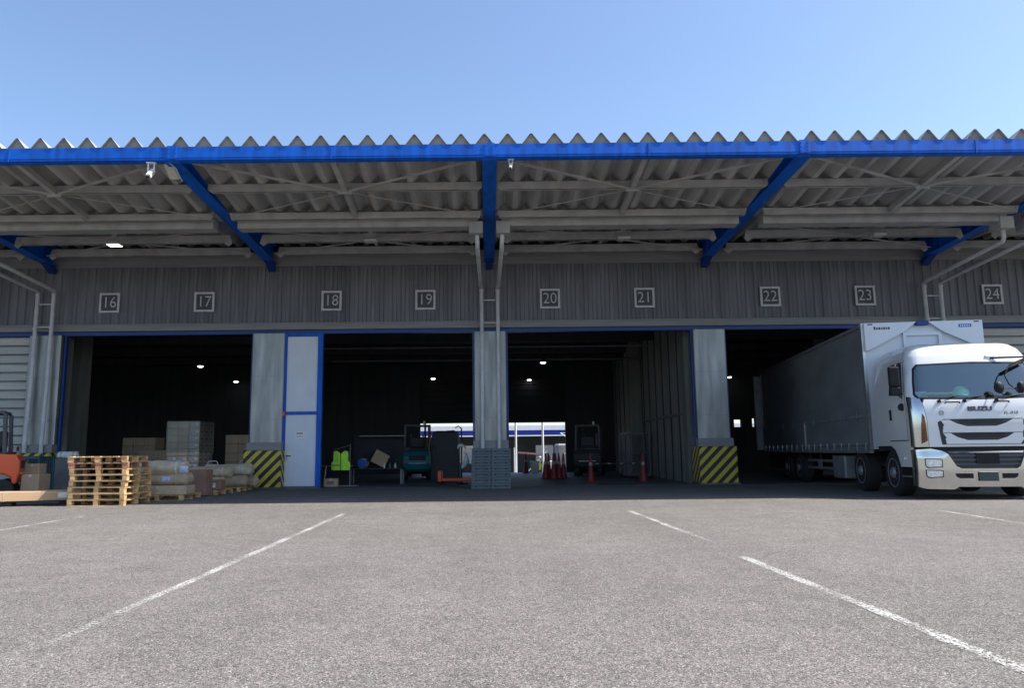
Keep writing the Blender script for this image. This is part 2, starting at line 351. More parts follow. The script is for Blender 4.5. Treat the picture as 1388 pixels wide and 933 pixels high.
# personnel door beside bay eighteen
MB().box(-5.86,-4.76,W-.10,W+.06,.01,.06).build('door_sill','concrete',wh)
for x0,x1 in ((-5.87,-5.80),(-4.90,-4.76)):
    MB().box(x0,x1,W-.10,W+.05,.05,4.44).build('door_frame','blue',wh)
MB().box(-5.80,-4.90,W-.095,W+.045,2.09,2.17).build('door_transom','blue',wh)
MB().box(-5.80,-4.90,W-.095,W+.045,4.36,4.44).build('door_head','blue',wh)
MB().box(-5.795,-4.905,W-.06,W+.01,2.175,4.355).build('upper_panel','door_white',wh,bevel=.008)
d=MB().box(-5.795,-4.905,W-.06,W+.01,.062,2.085).build('door','door_white',wh,bevel=.008)
MB().box(-5.74,-5.60,W-.075,W-.06,.83,1.0).build('lock_plate','alu',d); MB().box(-5.73,-5.61,W-.12,W-.075,.90,.93).build('handle','black_plastic',d)
nt_=MB().box(-5.50,-5.24,W-.066,W-.0605,1.42,1.60).build('notice','paper',d)
for q in range(4): MB().box(-5.46+.045*q,-5.425+.045*q,W-.068,W-.0665,1.535,1.57).build('ink_stroke','ink',d)
for q in range(2): MB().box(-5.47,-5.28,W-.068,W-.0665,1.45+.03*q,1.457+.03*q).build('ink_stroke','ink_grey',d)
MB().box(-5.88,-5.80,W-.16,W-.10,2.05,2.17).build('warning_lamp','orange',wh,bevel=.01)
# closed shutters at both ends, one object per slat
def shutter(x0,x1):
    n=17; h=4.44/n
    for k in range(n):
        MB().prism([(W+.10,k*h+.012),(W+.055,k*h+.03),(W+.05,k*h+h*.80),(W+.10,k*h+h-.004)],x0,x1,'x').build('shutter_slat','shutter',wh)
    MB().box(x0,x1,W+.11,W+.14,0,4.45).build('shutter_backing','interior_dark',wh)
shutter(-19.2,-13.25); shutter(13.42,19.3)
# shell
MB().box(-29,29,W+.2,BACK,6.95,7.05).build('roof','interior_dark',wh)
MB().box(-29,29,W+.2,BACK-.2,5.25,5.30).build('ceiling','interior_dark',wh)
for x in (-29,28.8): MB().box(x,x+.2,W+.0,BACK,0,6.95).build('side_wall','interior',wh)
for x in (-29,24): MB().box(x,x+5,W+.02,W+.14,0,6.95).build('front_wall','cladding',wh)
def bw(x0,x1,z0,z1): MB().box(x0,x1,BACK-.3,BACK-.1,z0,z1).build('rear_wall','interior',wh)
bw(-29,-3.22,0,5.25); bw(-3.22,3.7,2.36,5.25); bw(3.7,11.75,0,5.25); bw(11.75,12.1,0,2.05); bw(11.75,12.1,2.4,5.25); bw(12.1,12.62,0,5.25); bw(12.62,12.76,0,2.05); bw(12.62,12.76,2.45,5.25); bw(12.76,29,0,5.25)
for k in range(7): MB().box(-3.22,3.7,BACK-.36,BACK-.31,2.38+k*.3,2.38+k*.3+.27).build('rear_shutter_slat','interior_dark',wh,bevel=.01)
MB().box(6.05,6.2,W+.6,BACK-.31,0,5.25).build('partition','interior_wall',wh)
for k in range(13): MB().box(6.02,6.05,W+1.0+k*1.05,W+1.06+k*1.05,0,5.2).build('partition_rib','interior',wh)
MB().box(6.0,6.05,W+.6,BACK-.4,2.05,2.13).build('partition_rail','interior_col',wh)
for x,y in ((-13.1,24),(6.0,22.35),(5.8,29.5),(12.9,29)):
    MB().box(x-(.14 if y<23 else .22),x+(.14 if y<23 else .22),y-.22,y+.22,0,5.25).build('inner_column','interior_col',wh)
for y in (24,27,30,33): MB().box(-28,28,y-.06,y+.06,4.95,5.24).build('ceiling_beam','interior',wh)
for y,z in ((25.5,4.55),(28.7,4.5)): MB().cyl((-6,y,z),(6,y,z),.03,n=8).build('ceiling_pipe','cage_steel',wh)
# ------------------------------------------------------------------ canopy
cp=thing('loading_canopy','blue framed canopy with folded grey metal roof over the bays','canopy')
FY=14.4
XE=(-23.5,23.0)
fb=MB().box(*XE,FY-.02,FY-.006,6.905,7.125).box(*XE,FY-.006,FY+.008,6.84,6.92).box(*XE,FY-.006,FY+.14,6.835,6.855).box(*XE,FY-.006,FY+.14,7.105,7.125)  # upper plate stepped out, shaped so its shadow darkens the lower band
fb.build('fascia_beam','blue',cp)
for x in (9.9,3.3,-3.1,-9.6): MB().box(x-.010,x+.010,FY-.030,FY-.0205,6.84,7.12).build('joint_plate','blue',cp)
for cx in (-6.32,.09,6.44,-12.8,12.95):
    MB().box(cx-.10,cx+.10,FY-.034,FY-.0205,6.88,7.15).build('splice_plate','blue',cp)
    for zz in (6.9,6.98,7.06):
        for xx in (-.08,.08): MB().cyl((cx+xx*.8,FY-.048,zz+.03),(cx+xx*.8,FY-.034,zz+.03),.014,n=6).build('bolt','blue',cp)
# tapered H rafters
def rbot(y): return 6.84-.31*(y-FY)/(W-FY)
def roofz(y): return 7.125-.132*(y-FY) if y<17.6 else 7.02+.02*(y-17.6)
for cx in COLX:
    k=MB()
    ys=[FY+.02,17.5,17.95,W-.02]
    web=[(y,rbot(y)) for y in ys]+[(y,roofz(y)-.02) for y in reversed(ys)]
    k.prism(web,cx-.012,cx+.012,'x')
    k.prism([(y,rbot(y)-.02) for y in ys]+[(y,rbot(y)) for y in reversed(ys)],cx-.15,cx+.15,'x')
    k.prism([(y,roofz(y)-.02) for y in ys]+[(y,roofz(y)-.001) for y in reversed(ys)],cx-.15,cx+.15,'x')
    ra=k.build('rafter','blue',cp)
    for y in (16.0,17.4,19.2,20.8):
        MB().box(cx-.14,cx+.14,y-.008,y+.008,rbot(y)+.002,roofz(y)-.03).build('web_stiffener','blue',ra)
    # knee plate at the wall
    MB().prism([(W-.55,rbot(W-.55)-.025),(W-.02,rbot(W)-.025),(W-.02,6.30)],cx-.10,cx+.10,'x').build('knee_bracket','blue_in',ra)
PUR=[(16.0,6.735,6.93,.10,.08),(17.35,6.53,6.71,.10,.08),(19.2,6.50,6.72,.10,.26),(20.8,6.60,6.83,.10,.26)]
def chan(k,y,z0,z1,x0,x1,b):
    k.box(x0,x1,y-b/2,y-b/2+.008,z0,z1).box(x0,x1,y-b/2,y+b/2,z0,z0+.008).box(x0,x1,y-b/2,y+b/2,z1-.008,z1).box(x0,x1,y+b/2-.008,y+b/2,z0,z0+.03)
def span(i): return COLX[i]+.165,COLX[i+1]-.165
for i in range(6):
    x0,x1=span(i); mid=(x0+x1)/2
    for y,z0,z1,b,gp_ in PUR:
        k=MB(); chan(k,y,z0,z1,x0+gp_,x1-gp_,b); pu=k.build('purlin','steel_grey',cp)
        for xe,s in ((x0+gp_,1),(x1-gp_,-1)):
            MB().prism([(xe,z1-.01),(xe+s*.05,z0-.002),(xe,z0-.01),(xe-s*gp_,rbot(y)+.012),(xe-s*gp_,z1-.01)] if gp_<.1 else [(xe,z1-.01),(xe+s*.16,z0-.002),(xe+s*.04,z0-.10),(xe-s*.06,z0-.02)],y-.07,y-.055,'y').build('end_gusset','steel_grey',pu)
    # mid-bay strut along the slope and the diagonal rods
    MB().bar((mid,FY+.2,6.93),(mid,17.3,6.62),.11,.13).build('mid_strut','steel_grey',cp)
    MB().bar((mid,17.9,6.78),(mid,W,6.92),.08,.10).build('mid_strut','steel_grey',cp)
    for s,e in ((x0,1),(x1,-1)):
        MB().bar((s+e*.15,FY+.25,6.90),(mid-e*.05,15.95,6.72),.045,.045).build('brace','steel_grey',cp)
        MB().bar((mid-e*.08,16.1,6.75),(s+e*.15,17.25,6.58),.018,.018).build('brace','steel_grey',cp)
        MB().bar((s+e*.15,17.95,6.50),(mid-e*.05,19.1,6.54),.03,.03).build('brace','steel_grey',cp)
        MB().bar((mid-e*.08,19.3,6.56),(s+e*.15,20.7,6.62),.028,.028).build('brace','steel_grey',cp)
    gp=MB().box(mid-.16,mid+.16,15.93,15.944,6.66,6.80).build('gusset_plate','steel_grey',cp)
    MB().prism([(17.56,6.40),(17.56,6.66),(17.575,6.66),(17.575,6.415),(17.90,6.415),(17.90,6.66),(17.915,6.66),(17.915,6.40)],x0+.14,x1-.14,'x').box(x0+.13,x0+.14,17.56,17.915,6.40,6.66).box(x1-.14,x1-.13,17.56,17.915,6.40,6.66).build('gutter','steel_grey',cp)
MB().box(-23.4,23,17.60,17.90,6.69,7.27).build('valley_light_block','steel_grey',cp)  # added box over the gutter, blocks sky light leaking between the roof sheets
# folded-plate roof: one sheet per bay, rib caps at the front edge
PT=.4725; HT=.215
def ribs(x0,n): 
    pr=[]
    for i in range(n):
        a=x0+i*PT; pr+=[(a-.180,0),(a-.022,HT-.006),(a-.010,HT),(a+.010,HT),(a+.022,HT-.006),(a+.180,0)]
    return pr
NR=14; x_start=-23.4; total=int((23.0-x_start)/PT)
i=0
while i<total:
    n=min(NR,total-i); x0=x_start+i*PT+PT/2
    for (ya,yb) in ((FY-.03,17.72),(17.76,W+.1)):
        pr=ribs(x0,n); pr=[(pr[0][0]-.05625,0)]+pr+[(pr[-1][0]+.05625,0)]
        vs=[];fs=[]
        za,zb=roofz(ya),roofz(min(yb,17.59) if ya<17 else yb)
        if ya>17: za=roofz(17.76)
        for x,z in pr: vs+=[(x,ya,za+z),(x,yb,zb+z)]
        for q in range(len(pr)-1): fs.append((2*q,2*q+2,2*q+3,2*q+1))
        k=MB().add(vs,fs); o=k.build('roof_sheet','sheet',cp)
        sm=o.modifiers.new('thick','SOLIDIFY'); sm.thickness=.004; sm.offset=1
    i+=n
cap=MB().prism([(-.174,.002),(-.020,HT-.008),(.020,HT-.008),(.174,.002)],0,.01,'y').mesh('rib_cap')
zc=roofz(FY+.02)
for i in range(total):
    place('rib_cap',cap,'sheet_cap',cp,(x_start+i*PT+PT/2,FY+.02,zc))
# downpipes from the gutter boxes, two at each pillar
for cx in COLX[1:6:2]:
    for s in (-1,1):
        bx=cx+s*.33
        b_=MB().box(bx-.17,bx+.17,17.52,17.95,6.22,6.52).build('gutter_box','steel_grey',cp,bevel=.012)
        px=cx+s*.235
        MB().tube([(bx-s*.02,17.75,6.24),(bx-s*.03,17.75,6.02),(bx-s*.03,17.80,5.96),(px+s*.02,21.18,5.74),(px,W-.27,5.70),(px,W-.29,5.62),(px-s*.005,W-.29,3),(px,W-.36,1.3),(px,W-.36,.98)],.055,12).build('downpipe','pipe',cp,smooth=40)
        for zz in (5.6,4.6,3.2,2.0): MB().cyl((px,W-.30,zz),(px,W-.30,zz+.04),.066,n=12).build('pipe_clip','pipe',cp)
    MB().box(cx-.25,cx+.25,W-.27,W-.25,5.33,5.36).build('pipe_strap','pipe',cp); MB().box(cx-.25,cx+.25,W-.27,W-.25,4.66,4.69).build('pipe_strap','pipe',cp)

# ------------------------------------------------------------------ bay numbers
words=dict(zip(range(16,25),'sixteen seventeen eighteen nineteen twenty twenty-one twenty-two twenty-three twenty-four'.split()))
for nb,x in zip(range(16,25),(-11.05,-8.27,-4.54,-1.79,1.86,4.63,8.32,11.1,14.83)):
    t=thing('bay_number_sign','square sign with the number %s on the grey cladding'%words[nb],'sign',(x,W-.05,5.41),group='bay number signs')
    MB().box(-.27,.27,-.02,.0,-.27,.27).build('plate','sign_plate',t)
    f=MB().box(-.295,.295,-.035,.005,.235,.295).box(-.295,.295,-.035,.005,-.295,-.235).box(-.295,-.235,-.035,.005,-.235,.235).box(.235,.295,-.035,.005,-.235,.235)
    f.build('frame','pipe',t)
    text('numeral',str(nb),.46,'numeral_grey',t,(0,-.024,-.0),ext=.003,sx=.92,bold=-.004)
# ------------------------------------------------------------------ canopy lamps and cameras
for x,z,on,lab in ((-9.46,6.27,1,'lit white floodlight hanging under the canopy above bay sixteen'),(-2.93,6.30,0,'unlit floodlight under the canopy between bays eighteen and nineteen'),
                (3.5,6.30,0,'unlit floodlight under the canopy between bays twenty and twenty-one'),(9.99,6.33,0,'unlit floodlight under the canopy between bays twenty-two and twenty-three')):
    t=thing('canopy_floodlight',lab,'lamp',(x,18.5,z),group='floodlights under the canopy')
    MB().box(-.17,.17,-.14,.14,.012,.06).build('housing','steel_grey',t,bevel=.015)
    MB().box(-.15,.15,-.11,.11,-.004,.012).build('lens','lamp_on' if on else 'lens_glass',t)
    MB().tube([(-.19,0,.05),(-.19,0,.22),(.19,0,.22),(.19,0,.05)],.012,6).build('bracket','steel_grey',t)
    MB().box(-.06,.06,-.05,.05,.22,.42).build('hanger','steel_grey',t)
    MB().tube([(.05,0,.3),(.16,.02,.36),(.3,.05,.33),(.42,.1,.42)],.008,6).build('cable','ink',t)
def cctv(name,lab,loc,rz,tilt,s=1):
    t=thing(name,lab,'camera',loc,rz)
    MB().box(-.10*s,.10*s,-.05*s,.05*s,-.02*s,.0).box(-.07*s,-.05*s,-.03*s,.03*s,-.20*s,-.02*s).box(.05*s,.07*s,-.03*s,.03*s,-.20*s,-.02*s).build('bracket','camera_white',t)
    h=MB().box(-.05*s,.05*s,-.17*s,.12*s,-.05*s,.05*s).build('housing','camera_white',t,(0,0,-.22*s),bevel=.012,rot=(R(tilt),0,R(-12)))
    MB().cyl((0,-.17*s,0),(0,-.19*s,0),.038*s,n=14).build('lens','ink',h)
    return t
cctv('security_camera','white security camera on a bracket under the blue beam left of the rafter',(-6.75,FY+.06,6.83),R(10),48,.95)
cctv('security_camera','tiny grey security camera under the blue beam beside the middle rafter',(.52,FY+.06,6.83),0,50,.6)
t=thing('floodlight','pale rectangular floodlight fixed to the blue rafter under the beam','lamp',(-6.47,14.75,6.80))
MB().box(-.10,.10,-.24,.24,-.04,.02).build('housing','pipe',t,bevel=.01,rot=(R(-28),0,0)); MB().box(-.085,.085,-.22,.22,-.046,-.041).build('lens','lens_glass',t,rot=(R(-28),0,0))
MB().tube([(.09,-.3,.02),(.14,-.1,-.02),(.15,.2,-.18),(.10,.3,-.1)],.010,6).build('cable','pipe',t)

# ------------------------------------------------------------------ truck
tk=thing('box_truck','white cab-over truck with dark curtain sides backed into bay twenty-two','truck',(9.33,14.12,0),R(-8))
def interp(tab,z):
    if z<=tab[0][0]: return tab[0][1]
    for (a,p),(b,q) in zip(tab,tab[1:]):
        if z<=b: return p+(q-p)*(z-a)/(b-a)
    return tab[-1][1]
Y0=[(.6,.05),(.95,.05),(1.45,.035),(1.75,.05),(1.93,.11),(2.62,.35),(2.75,.41),(2.88,.49),(2.98,.61),(3.04,.80),(3.06,1.05)]
HW=[(.5,1.23),(1.9,1.235),(2.25,1.19),(2.62,1.115),(2.75,1.09),(2.88,1.04),(2.98,.95),(3.04,.84),(3.06,.74)]
def corner(u):
    t=max(0,(abs(u)-.80)/.20); t=min(t,.9999); return .05*u*u+.20*(1-math.sqrt(1-t*t))
def cabf(u,z): return (u*interp(HW,z), interp(Y0,z)+corner(u), z)
def bumpf(u,z): return (u*1.235, -.03+.05*max(0,(.5-z))+corner(u)*.9+ (.02 if z>.88 else 0), z)
def patch(name,poly,fn,off,thick,material,parent,nu=26,nz=10,smooth=35,back=(0,1,0)):
    bm=bmesh.new(); f=bm.faces.new([bm.verts.new((u,0,z)) for u,z in poly]); 
    us=[p[0] for p in poly]; zs=[p[1] for p in poly]
    cuts=[-1+2*i/nu for i in range(nu+1)]+[s*v for s in (-1,1) for v in (.84,.88,.91,.94,.96,.98,.99,.996)]
    for c in cuts:
        if min(us)<c<max(us): bmesh.ops.bisect_plane(bm,geom=bm.verts[:]+bm.edges[:]+bm.faces[:],plane_co=(c,0,0),plane_no=(1,0,0))
    zc=[min(zs)+(max(zs)-min(zs))*i/nz for i in range(1,nz)]+[2.75,2.88,2.94,2.98,3.01,3.04]
    for c in zc:
        if min(zs)<c<max(zs): bmesh.ops.bisect_plane(bm,geom=bm.verts[:]+bm.edges[:]+bm.faces[:],plane_co=(0,0,c),plane_no=(0,0,1))
    bmesh.ops.remove_doubles(bm,verts=bm.verts,dist=1e-5)
    for v in bm.verts:
        x,y,z=fn(v.co.x,v.co.z); v.co=Vector((x,y,z))-Vector(back)*off
    if thick:
        r=bmesh.ops.extrude_face_region(bm,geom=bm.faces[:])
        for v in [e for e in r['geom'] if isinstance(e,bmesh.types.BMVert)]: v.co+=Vector(back)*thick
    bmesh.ops.recalc_face_normals(bm,faces=bm.faces)
    me=bpy.data.meshes.new(name); bm.to_mesh(me); bm.free()
    for p in me.polygons: p.use_smooth=True
    me.set_sharp_from_angle(angle=R(smooth))
    return place(name,me,material,parent)
# cab front
patch('front_panel',[(-.80,.98),(.80,.98),(.80,1.45),(.83,1.80),(.80,1.885),(0,1.86),(-.80,1.885),(-.83,1.80),(-.80,1.45)],cabf,.012,.05,'white_paint',tk)
for s in (-1,1):
    cpn=patch('corner_panel',[(s*.805,.98),(s*1,.98),(s*1,1.95),(s*.86,1.92),(s*.835,1.80),(s*.805,1.45)],cabf,.006,.05,'chrome',tk,nz=8)
    patch('turn_lamp',[(s*.815,1.10),(s*.90,1.04),(s*.885,1.40),(s*.862,1.62),(s*.83,1.55)],cabf,.012,.02,'turn_glass',cpn)
patch('windshield_frame',[(-1,1.95),(-1,3.06),(1,3.06),(1,1.95),(.90,1.90),(.925,1.98),(.915,2.50),(.86,2.575),(0,2.60),(-.86,2.575),(-.915,2.50),(-.925,1.98),(-.90,1.90)],cabf,.0,.05,'white_paint',tk,nz=22)
patch('windshield_seal',[(-.93,1.97),(-.92,2.51),(-.87,2.59),(0,2.615),(.87,2.59),(.92,2.51),(.93,1.97),(.88,1.90),(0,1.865),(-.88,1.90),(-.86,1.93),(0,1.895),(.86,1.93),(.905,1.99),(.895,2.49),(.85,2.565),(0,2.585),(-.85,2.565),(-.895,2.49),(-.905,1.99),(-.86,1.93),(-.88,1.90)],cabf,.006,.015,'black_plastic',tk,nz=12)
patch('windshield',[(-.905,1.985),(-.90,2.50),(-.86,2.575),(0,2.60),(.86,2.575),(.90,2.50),(.905,1.985),(.86,1.92),(0,1.885),(-.86,1.92)],cabf,-.004,0,'windshield',tk,nz=10)
# sides of the cab
def cabside(s):
    def fn(y,z): return (s*interp(HW,z),y,z)
    return fn
def sidepatch(name,poly,s,off,thick,material,parent):
    bm=bmesh.new(); bm.faces.new([bm.verts.new((y,0,z)) for y,z in poly])
    zs=[p[1] for p in poly]; 
    for c in (1.9,2.25,2.62,2.75,2.88,2.98):
        if min(zs)<c<max(zs): bmesh.ops.bisect_plane(bm,geom=bm.verts[:]+bm.edges[:]+bm.faces[:],plane_co=(0,0,c),plane_no=(0,0,1))
    for v in bm.verts:
        y,z=v.co.x,v.co.z; v.co=(s*(interp(HW,z)+off),y,z)
    if thick:
        r=bmesh.ops.extrude_face_region(bm,geom=bm.faces[:])
        for v in [e for e in r['geom'] if isinstance(e,bmesh.types.BMVert)]: v.co.x-=s*thick
    bmesh.ops.recalc_face_normals(bm,faces=bm.faces); me=bpy.data.meshes.new(name); bm.to_mesh(me); bm.free()
    return place(name,me,material,parent)
def fy(z): return interp(Y0,z)+corner(1)-.012
for s in (-1,1):
    arch=[(.84,.60),(.92,.78),(1.05,.93),(1.25,1.01),(1.95,1.01)]
    front=[(fy(z),z) for z in (.6,.95,1.45,1.75,1.93,2.3,2.62,2.75,2.88,2.98,3.04)]
    sidepatch('cab_side',[(fy(.6),.60)]+arch+[(2.08,1.05),(2.08,3.04)]+list(reversed(front[1:])),s,0,.05,'white_paint',tk)
    dr=sidepatch('door',[(.38,1.12),(1.24,1.12),(1.26,2.66),(.66,2.66),(.40,1.95)],s,.010,.012,'white_paint',tk)
    sidepatch('door_gap',[(.365,1.10),(1.255,1.10),(1.275,2.675),(.65,2.675),(.385,1.95)],s,.003,.006,'ink',tk)
    sidepatch('side_window',[(1.16,2.03),(1.19,2.56),(1.13,2.61),(.72,2.61),(.57,2.3),(.46,1.91),(.68,2.00)],s,.014,.006,'side_glass',dr)
    sidepatch('visor',[(1.21,2.50),(1.23,2.64),(.70,2.65),(.51,2.12),(.55,2.12),(.74,2.56),(1.12,2.54)],s,.05,.035,'black_plastic',dr)
    MB().box(-.015,.015,-.04,.04,-.11,.11).build('handle','black_plastic',dr,(s*1.252,1.10,1.63),bevel=.012)
    ar=MB().tube([(s*1.16,.70,2.60),(s*1.30,.50,2.60),(s*1.39,.42,2.5),(s*1.39,.40,2.1),(s*1.34,.44,2.04),(s*1.22,.48,2.02)],.016,8).build('mirror_arm','black_plastic',tk,smooth=40)
    MB().box(-.10,.10,-.05,.05,-.20,.20).build('mirror','black_plastic',ar,(s*1.39,.40,2.36),bevel=.03,seg=2); MB().box(-.10,.10,-.05,.05,-.09,.09).build('mirror','black_plastic',ar,(s*1.39,.40,2.07),bevel=.03,seg=2)
    MB().lathe([(-.04,.0),(-.03,.05),(0,.075),(.04,.06),(.05,0)],'y',14).build('kerb_mirror','black_plastic',tk,(s*1.27,.46,1.76),smooth=50)
    MB().box(-.02,.02,-.05,.05,-.03,.03).build('side_marker','lamp_clear',tk,(s*1.245,.62,.76),bevel=.01)
    # step and lower fairing between cab and bumper
    MB().prism([(.36,.34),(.82,.34),(.86,.60),(.36,.60)],s*1.18-.03,s*1.18+.03,'x').build('step','black_plastic',tk,bevel=.01)
    MB().box(s*1.19-.03,s*1.19+.03,.38,.84,.40,.43).build('step_tread','alu',tk)
    # mud guard
    MB().prism([(.80,.60),(.90,.80),(1.06,.96),(1.25,1.03),(1.95,1.03),(1.95,.98),(1.28,.98),(1.10,.92),(.95,.78),(.86,.58)],s*.80,s*1.20,'x').build('mud_guard','black_plastic',tk)
MB().prism([(1.0,2.96),(1.12,3.05),(2.08,3.06),(2.08,2.96)],-.76,.76,'x').build('cab_roof','white_paint',tk)
MB().prism([(-1.20,.9),(1.20,.9),(1.20,1.9),(1.14,2.25),(1.065,2.62),(.99,2.88),(.90,2.98),(-.90,2.98),(-.99,2.88),(-1.065,2.62),(-1.14,2.25),(-1.20,1.9)],2.0,2.06,'y').build('cab_rear','seat_dark',tk)
MB().box(-1.17,1.17,.45,2.02,.92,1.0).build('cab_floor','seat_dark',tk)
ds=MB().prism([(.16,1.5),(.16,1.86),(.24,1.93),(.62,1.95),(.72,1.5)],-1.08,1.08,'x').build('dashboard','dash',tk,bevel=.02)
for sx in (-.62,.62):
    st=MB().box(sx-.27,sx+.27,1.1,1.6,1.3,1.45).build('seat','seat_dark',tk,bevel=.05)
    MB().box(sx-.26,sx+.26,1.55,1.72,1.45,2.15).build('backrest','seat_dark',st,bevel=.05); MB().box(sx-.15,sx+.15,1.57,1.68,2.17,2.42).build('headrest','seat_dark',st,bevel=.04)
MB().lathe([(-.015,.20),(0,.215),(.015,.20),(0,.185),(-.015,.20)],'z',24).build('steering_wheel','seat_dark',tk,(-.62,.85,1.92),rot=(R(-35),0,0))
MB().box(-.14,.14,.50,.53,2.42,2.50).build('inner_mirror','black_plastic',tk,bevel=.01)
# grille: black bed, two white winged bars
gr=patch('grille',[(-.62,1.02),(.54,1.02),(.60,1.44),(.54,1.50),(-.58,1.50),(-.66,1.44)],cabf,.016,.02,'grille_black',tk)
def wing(z0,z1,zi,name,w0,w1):
    patch(name,[(-w0,z1),(-.50,z1),(-.40,zi+.055),(-.26,zi),(.16,zi),(.30,zi+.055),(.40,z1),(w0-.08,z1),(w0-.085,(z0+z1)/2+.02),(w0-.06,(z0+z1)/2),(w1-.08,z0),(-w1,z0),(-w0+.03,(z0+z1)/2),(-w0+.045,(z0+z1)/2+.02)],cabf,.034,.02,'white_paint',gr,nz=6)
wing(1.245,1.485,1.36,'grille_bar',.62,.60); wing(1.03,1.235,1.10,'grille_bar',.60,.56)
for z in (1.42,1.46,1.16,1.20): patch('grille_slat',[(-.36,z),(.26,z),(.26,z+.014),(-.36,z+.014)],cabf,.024,.02,'black_plastic',gr,nz=1)
patch('dark_band',[(-.78,.90),(.76,.90),(.79,1.0),(-.80,1.0)],cabf,-.02,.03,'black_plastic',tk,nz=2)
# bumper
bp=patch('bumper',[(-1,.24),(-.90,.20),(-.52,.19),(-.46,.24),(.40,.24),(.46,.19),(.90,.20),(1,.24),(1,.93),(.80,.95),(.58,.90),(.50,.84),(.42,.62),(.37,.575),(-.40,.575),(-.47,.62),(-.57,.84),(-.64,.90),(-.80,.95),(-1,.93)],bumpf,0,.10,'chrome',tk,nz=12)
patch('bumper_grille',[(-.60,.56),(.54,.56),(.60,.90),(-.66,.90)],bumpf,-.05,.02,'grille_black',tk)
for z in (.64,.72,.80,.865):
    patch('bumper_slat',[(-.55,z),(.48,z),(.50,z+.03),(-.57,z+.03)],bumpf,-.025,.03,'grille_dark',tk,nz=1)
patch('radar_panel',[(-.18,.66),(.14,.66),(.14,.86),(-.18,.86)],bumpf,-.012,.03,'black_plastic',tk,nz=2)
for s,a,b in ((-1,.50,.25),(1,.38,.15)):
    patch('fog_slot',[(s*a,.485),(s*(a-.02),.42),(s*(a-.06),.395),(s*b,.395),(s*b,.485)],bumpf,.004,.01,'black_plastic',bp,nz=2)
for s in (-1,1):
    for (z0,z1) in ((.585,.765),(.40,.555)):
        hb=patch('headlight',[(s*.66,z0+.015),(s*.86,z0),(s*.895,z0+.03),(s*.90,z1),(s*.66,z1-.01)],bumpf,.004,.02,'black_plastic',bp,nz=2)
        patch('headlight_lens',[(s*.675,z0+.03),(s*.855,z0+.018),(s*.885,z0+.045),(s*.888,z1-.014),(s*.675,z1-.024)],bumpf,.012,.012,'lamp_clear',bp,nz=2)
MB().box(-.165,.165,-.012,.012,-.085,.085).build('licence_plate','plate_green',tk,(-.055,-.05,.43),bevel=.005)
text('truck_lettering','ISUZU',.115,'chrome_dark',tk,(-.06,.028,1.685),rot=(R(94),0,0),ext=.012,sx=1.35,bold=.004)
text('truck_number','FL-010',.085,'ink',tk,(.47,.030,1.60),rot=(R(91),0,R(2)),ext=.003,sx=1.05,shear=.25,bold=-.001)
text('emblem','@',.10,'ink_grey',tk,(-.73,.046,1.62),rot=(R(91),0,R(-3)),ext=.002)
for x in (-.52,.34):
    MB().tube([(x-.13,-.0,1.80),(x-.12,-.03,1.82),(x+.12,-.03,1.82),(x+.13,-.0,1.80)],.014,8).build('grab_handle','black_plastic',tk,(0,.05,0),smooth=40)
for x0,x1 in ((-.75,-.30),(-.30,.22),(.26,.80)):
    wp=MB().tube([(x0,.09,1.84),(x0+.05,.06,1.90),(x1,.14,1.945)],.010,6).build('wiper','black_plastic',tk)
    MB().cyl((x0,.08,1.84),(x0,.03,1.84),.03,n=10).build('wiper_pivot','black_plastic',wp)
# mirror stay over the passenger-side corner
a=MB().tube([(.38,.38,2.68),(.55,.33,2.68),(.92,.30,2.68),(1.22,.38,2.66),(1.30,.55,2.60)],.018,8).build('front_mirror_stay','black_plastic',tk,smooth=40)
MB().box(-.08,.08,-.03,.03,-.04,.04).build('stay_mount','alu',a,(.38,.40,2.70),bevel=.012)
MB().tube([(.95,.28,2.64),(.70,.14,2.52),(.54,.10,2.46),(.44,.04,2.30),(.48,.0,2.14),(.58,-.02,2.03),(.64,-.02,1.96)],.012,8).build('front_mirror_arm','black_plastic',a,smooth=40)
MB().bar((.58,.12,2.48),(.95,.26,2.63),.02,.07).build('stay_bracket','black_plastic',a)
MB().tube([(.30,-.03,2.06),(.66,-.03,2.06)],.010,6).build('mirror_rod','black_plastic',a)
for x,w_ in ((.28,.09),(.66,.07)):
    MB().lathe([(-.035,.0),(-.03,.075),(0,.105),(.03,.095),(.04,0)],'y',18).build('front_mirror','black_plastic',a,(x,-.05,2.07),smooth=50).scale=(w_/.105,1,1.05)
# load body
B0,B1=2.36,13.0
fw=MB().box(-1.22,1.22,B0,B0+.06,.95,3.74).build('front_wall','panel_white',tk)
for s in (-1,1):
    MB().prism([(s*1.22,3.74),(s*.12,3.74),(s*.40,3.52),(s*1.13,3.14),(s*1.22,3.12)],B0-.10,B0-.003,'y').build('corner_fairing','panel_white',fw)
    MB().box(s*1.235-.03,s*1.235+.03,B0-.02,B0+.08,.95,3.75).build('corner_post','alu',tk)
MB().box(-.40,-.33,B0-.05,B0-.003,2.2,3.52).box(.33,.40,B0-.05,B0-.003,2.2,3.52).box(-.33,.33,B0-.05,B0-.003,3.44,3.52).build('wall_frame','panel_white',fw)
MB().box(-.13,.13,B0-.12,B0-.004,3.66,3.755).build('roof_latch','blue_in',fw,bevel=.01)
lg=MB().box(.74,1.0,B0-.106,B0-.101,3.59,3.66).build('maker_badge','blue',fw,bevel=.002)
for q in range(6): MB().box(.77+.036*q,.79+.036*q,B0-.109,B0-.1065,3.605,3.645).build('badge_stroke','paper',fw)
for q in range(7): MB().box(-1.02+.05*q,-.985+.05*q,B0-.104,B0-.101,3.585,3.64+(.015 if q in (0,) else 0)).build('maker_stroke','ink_grey' if q%2 else 'ink',fw)
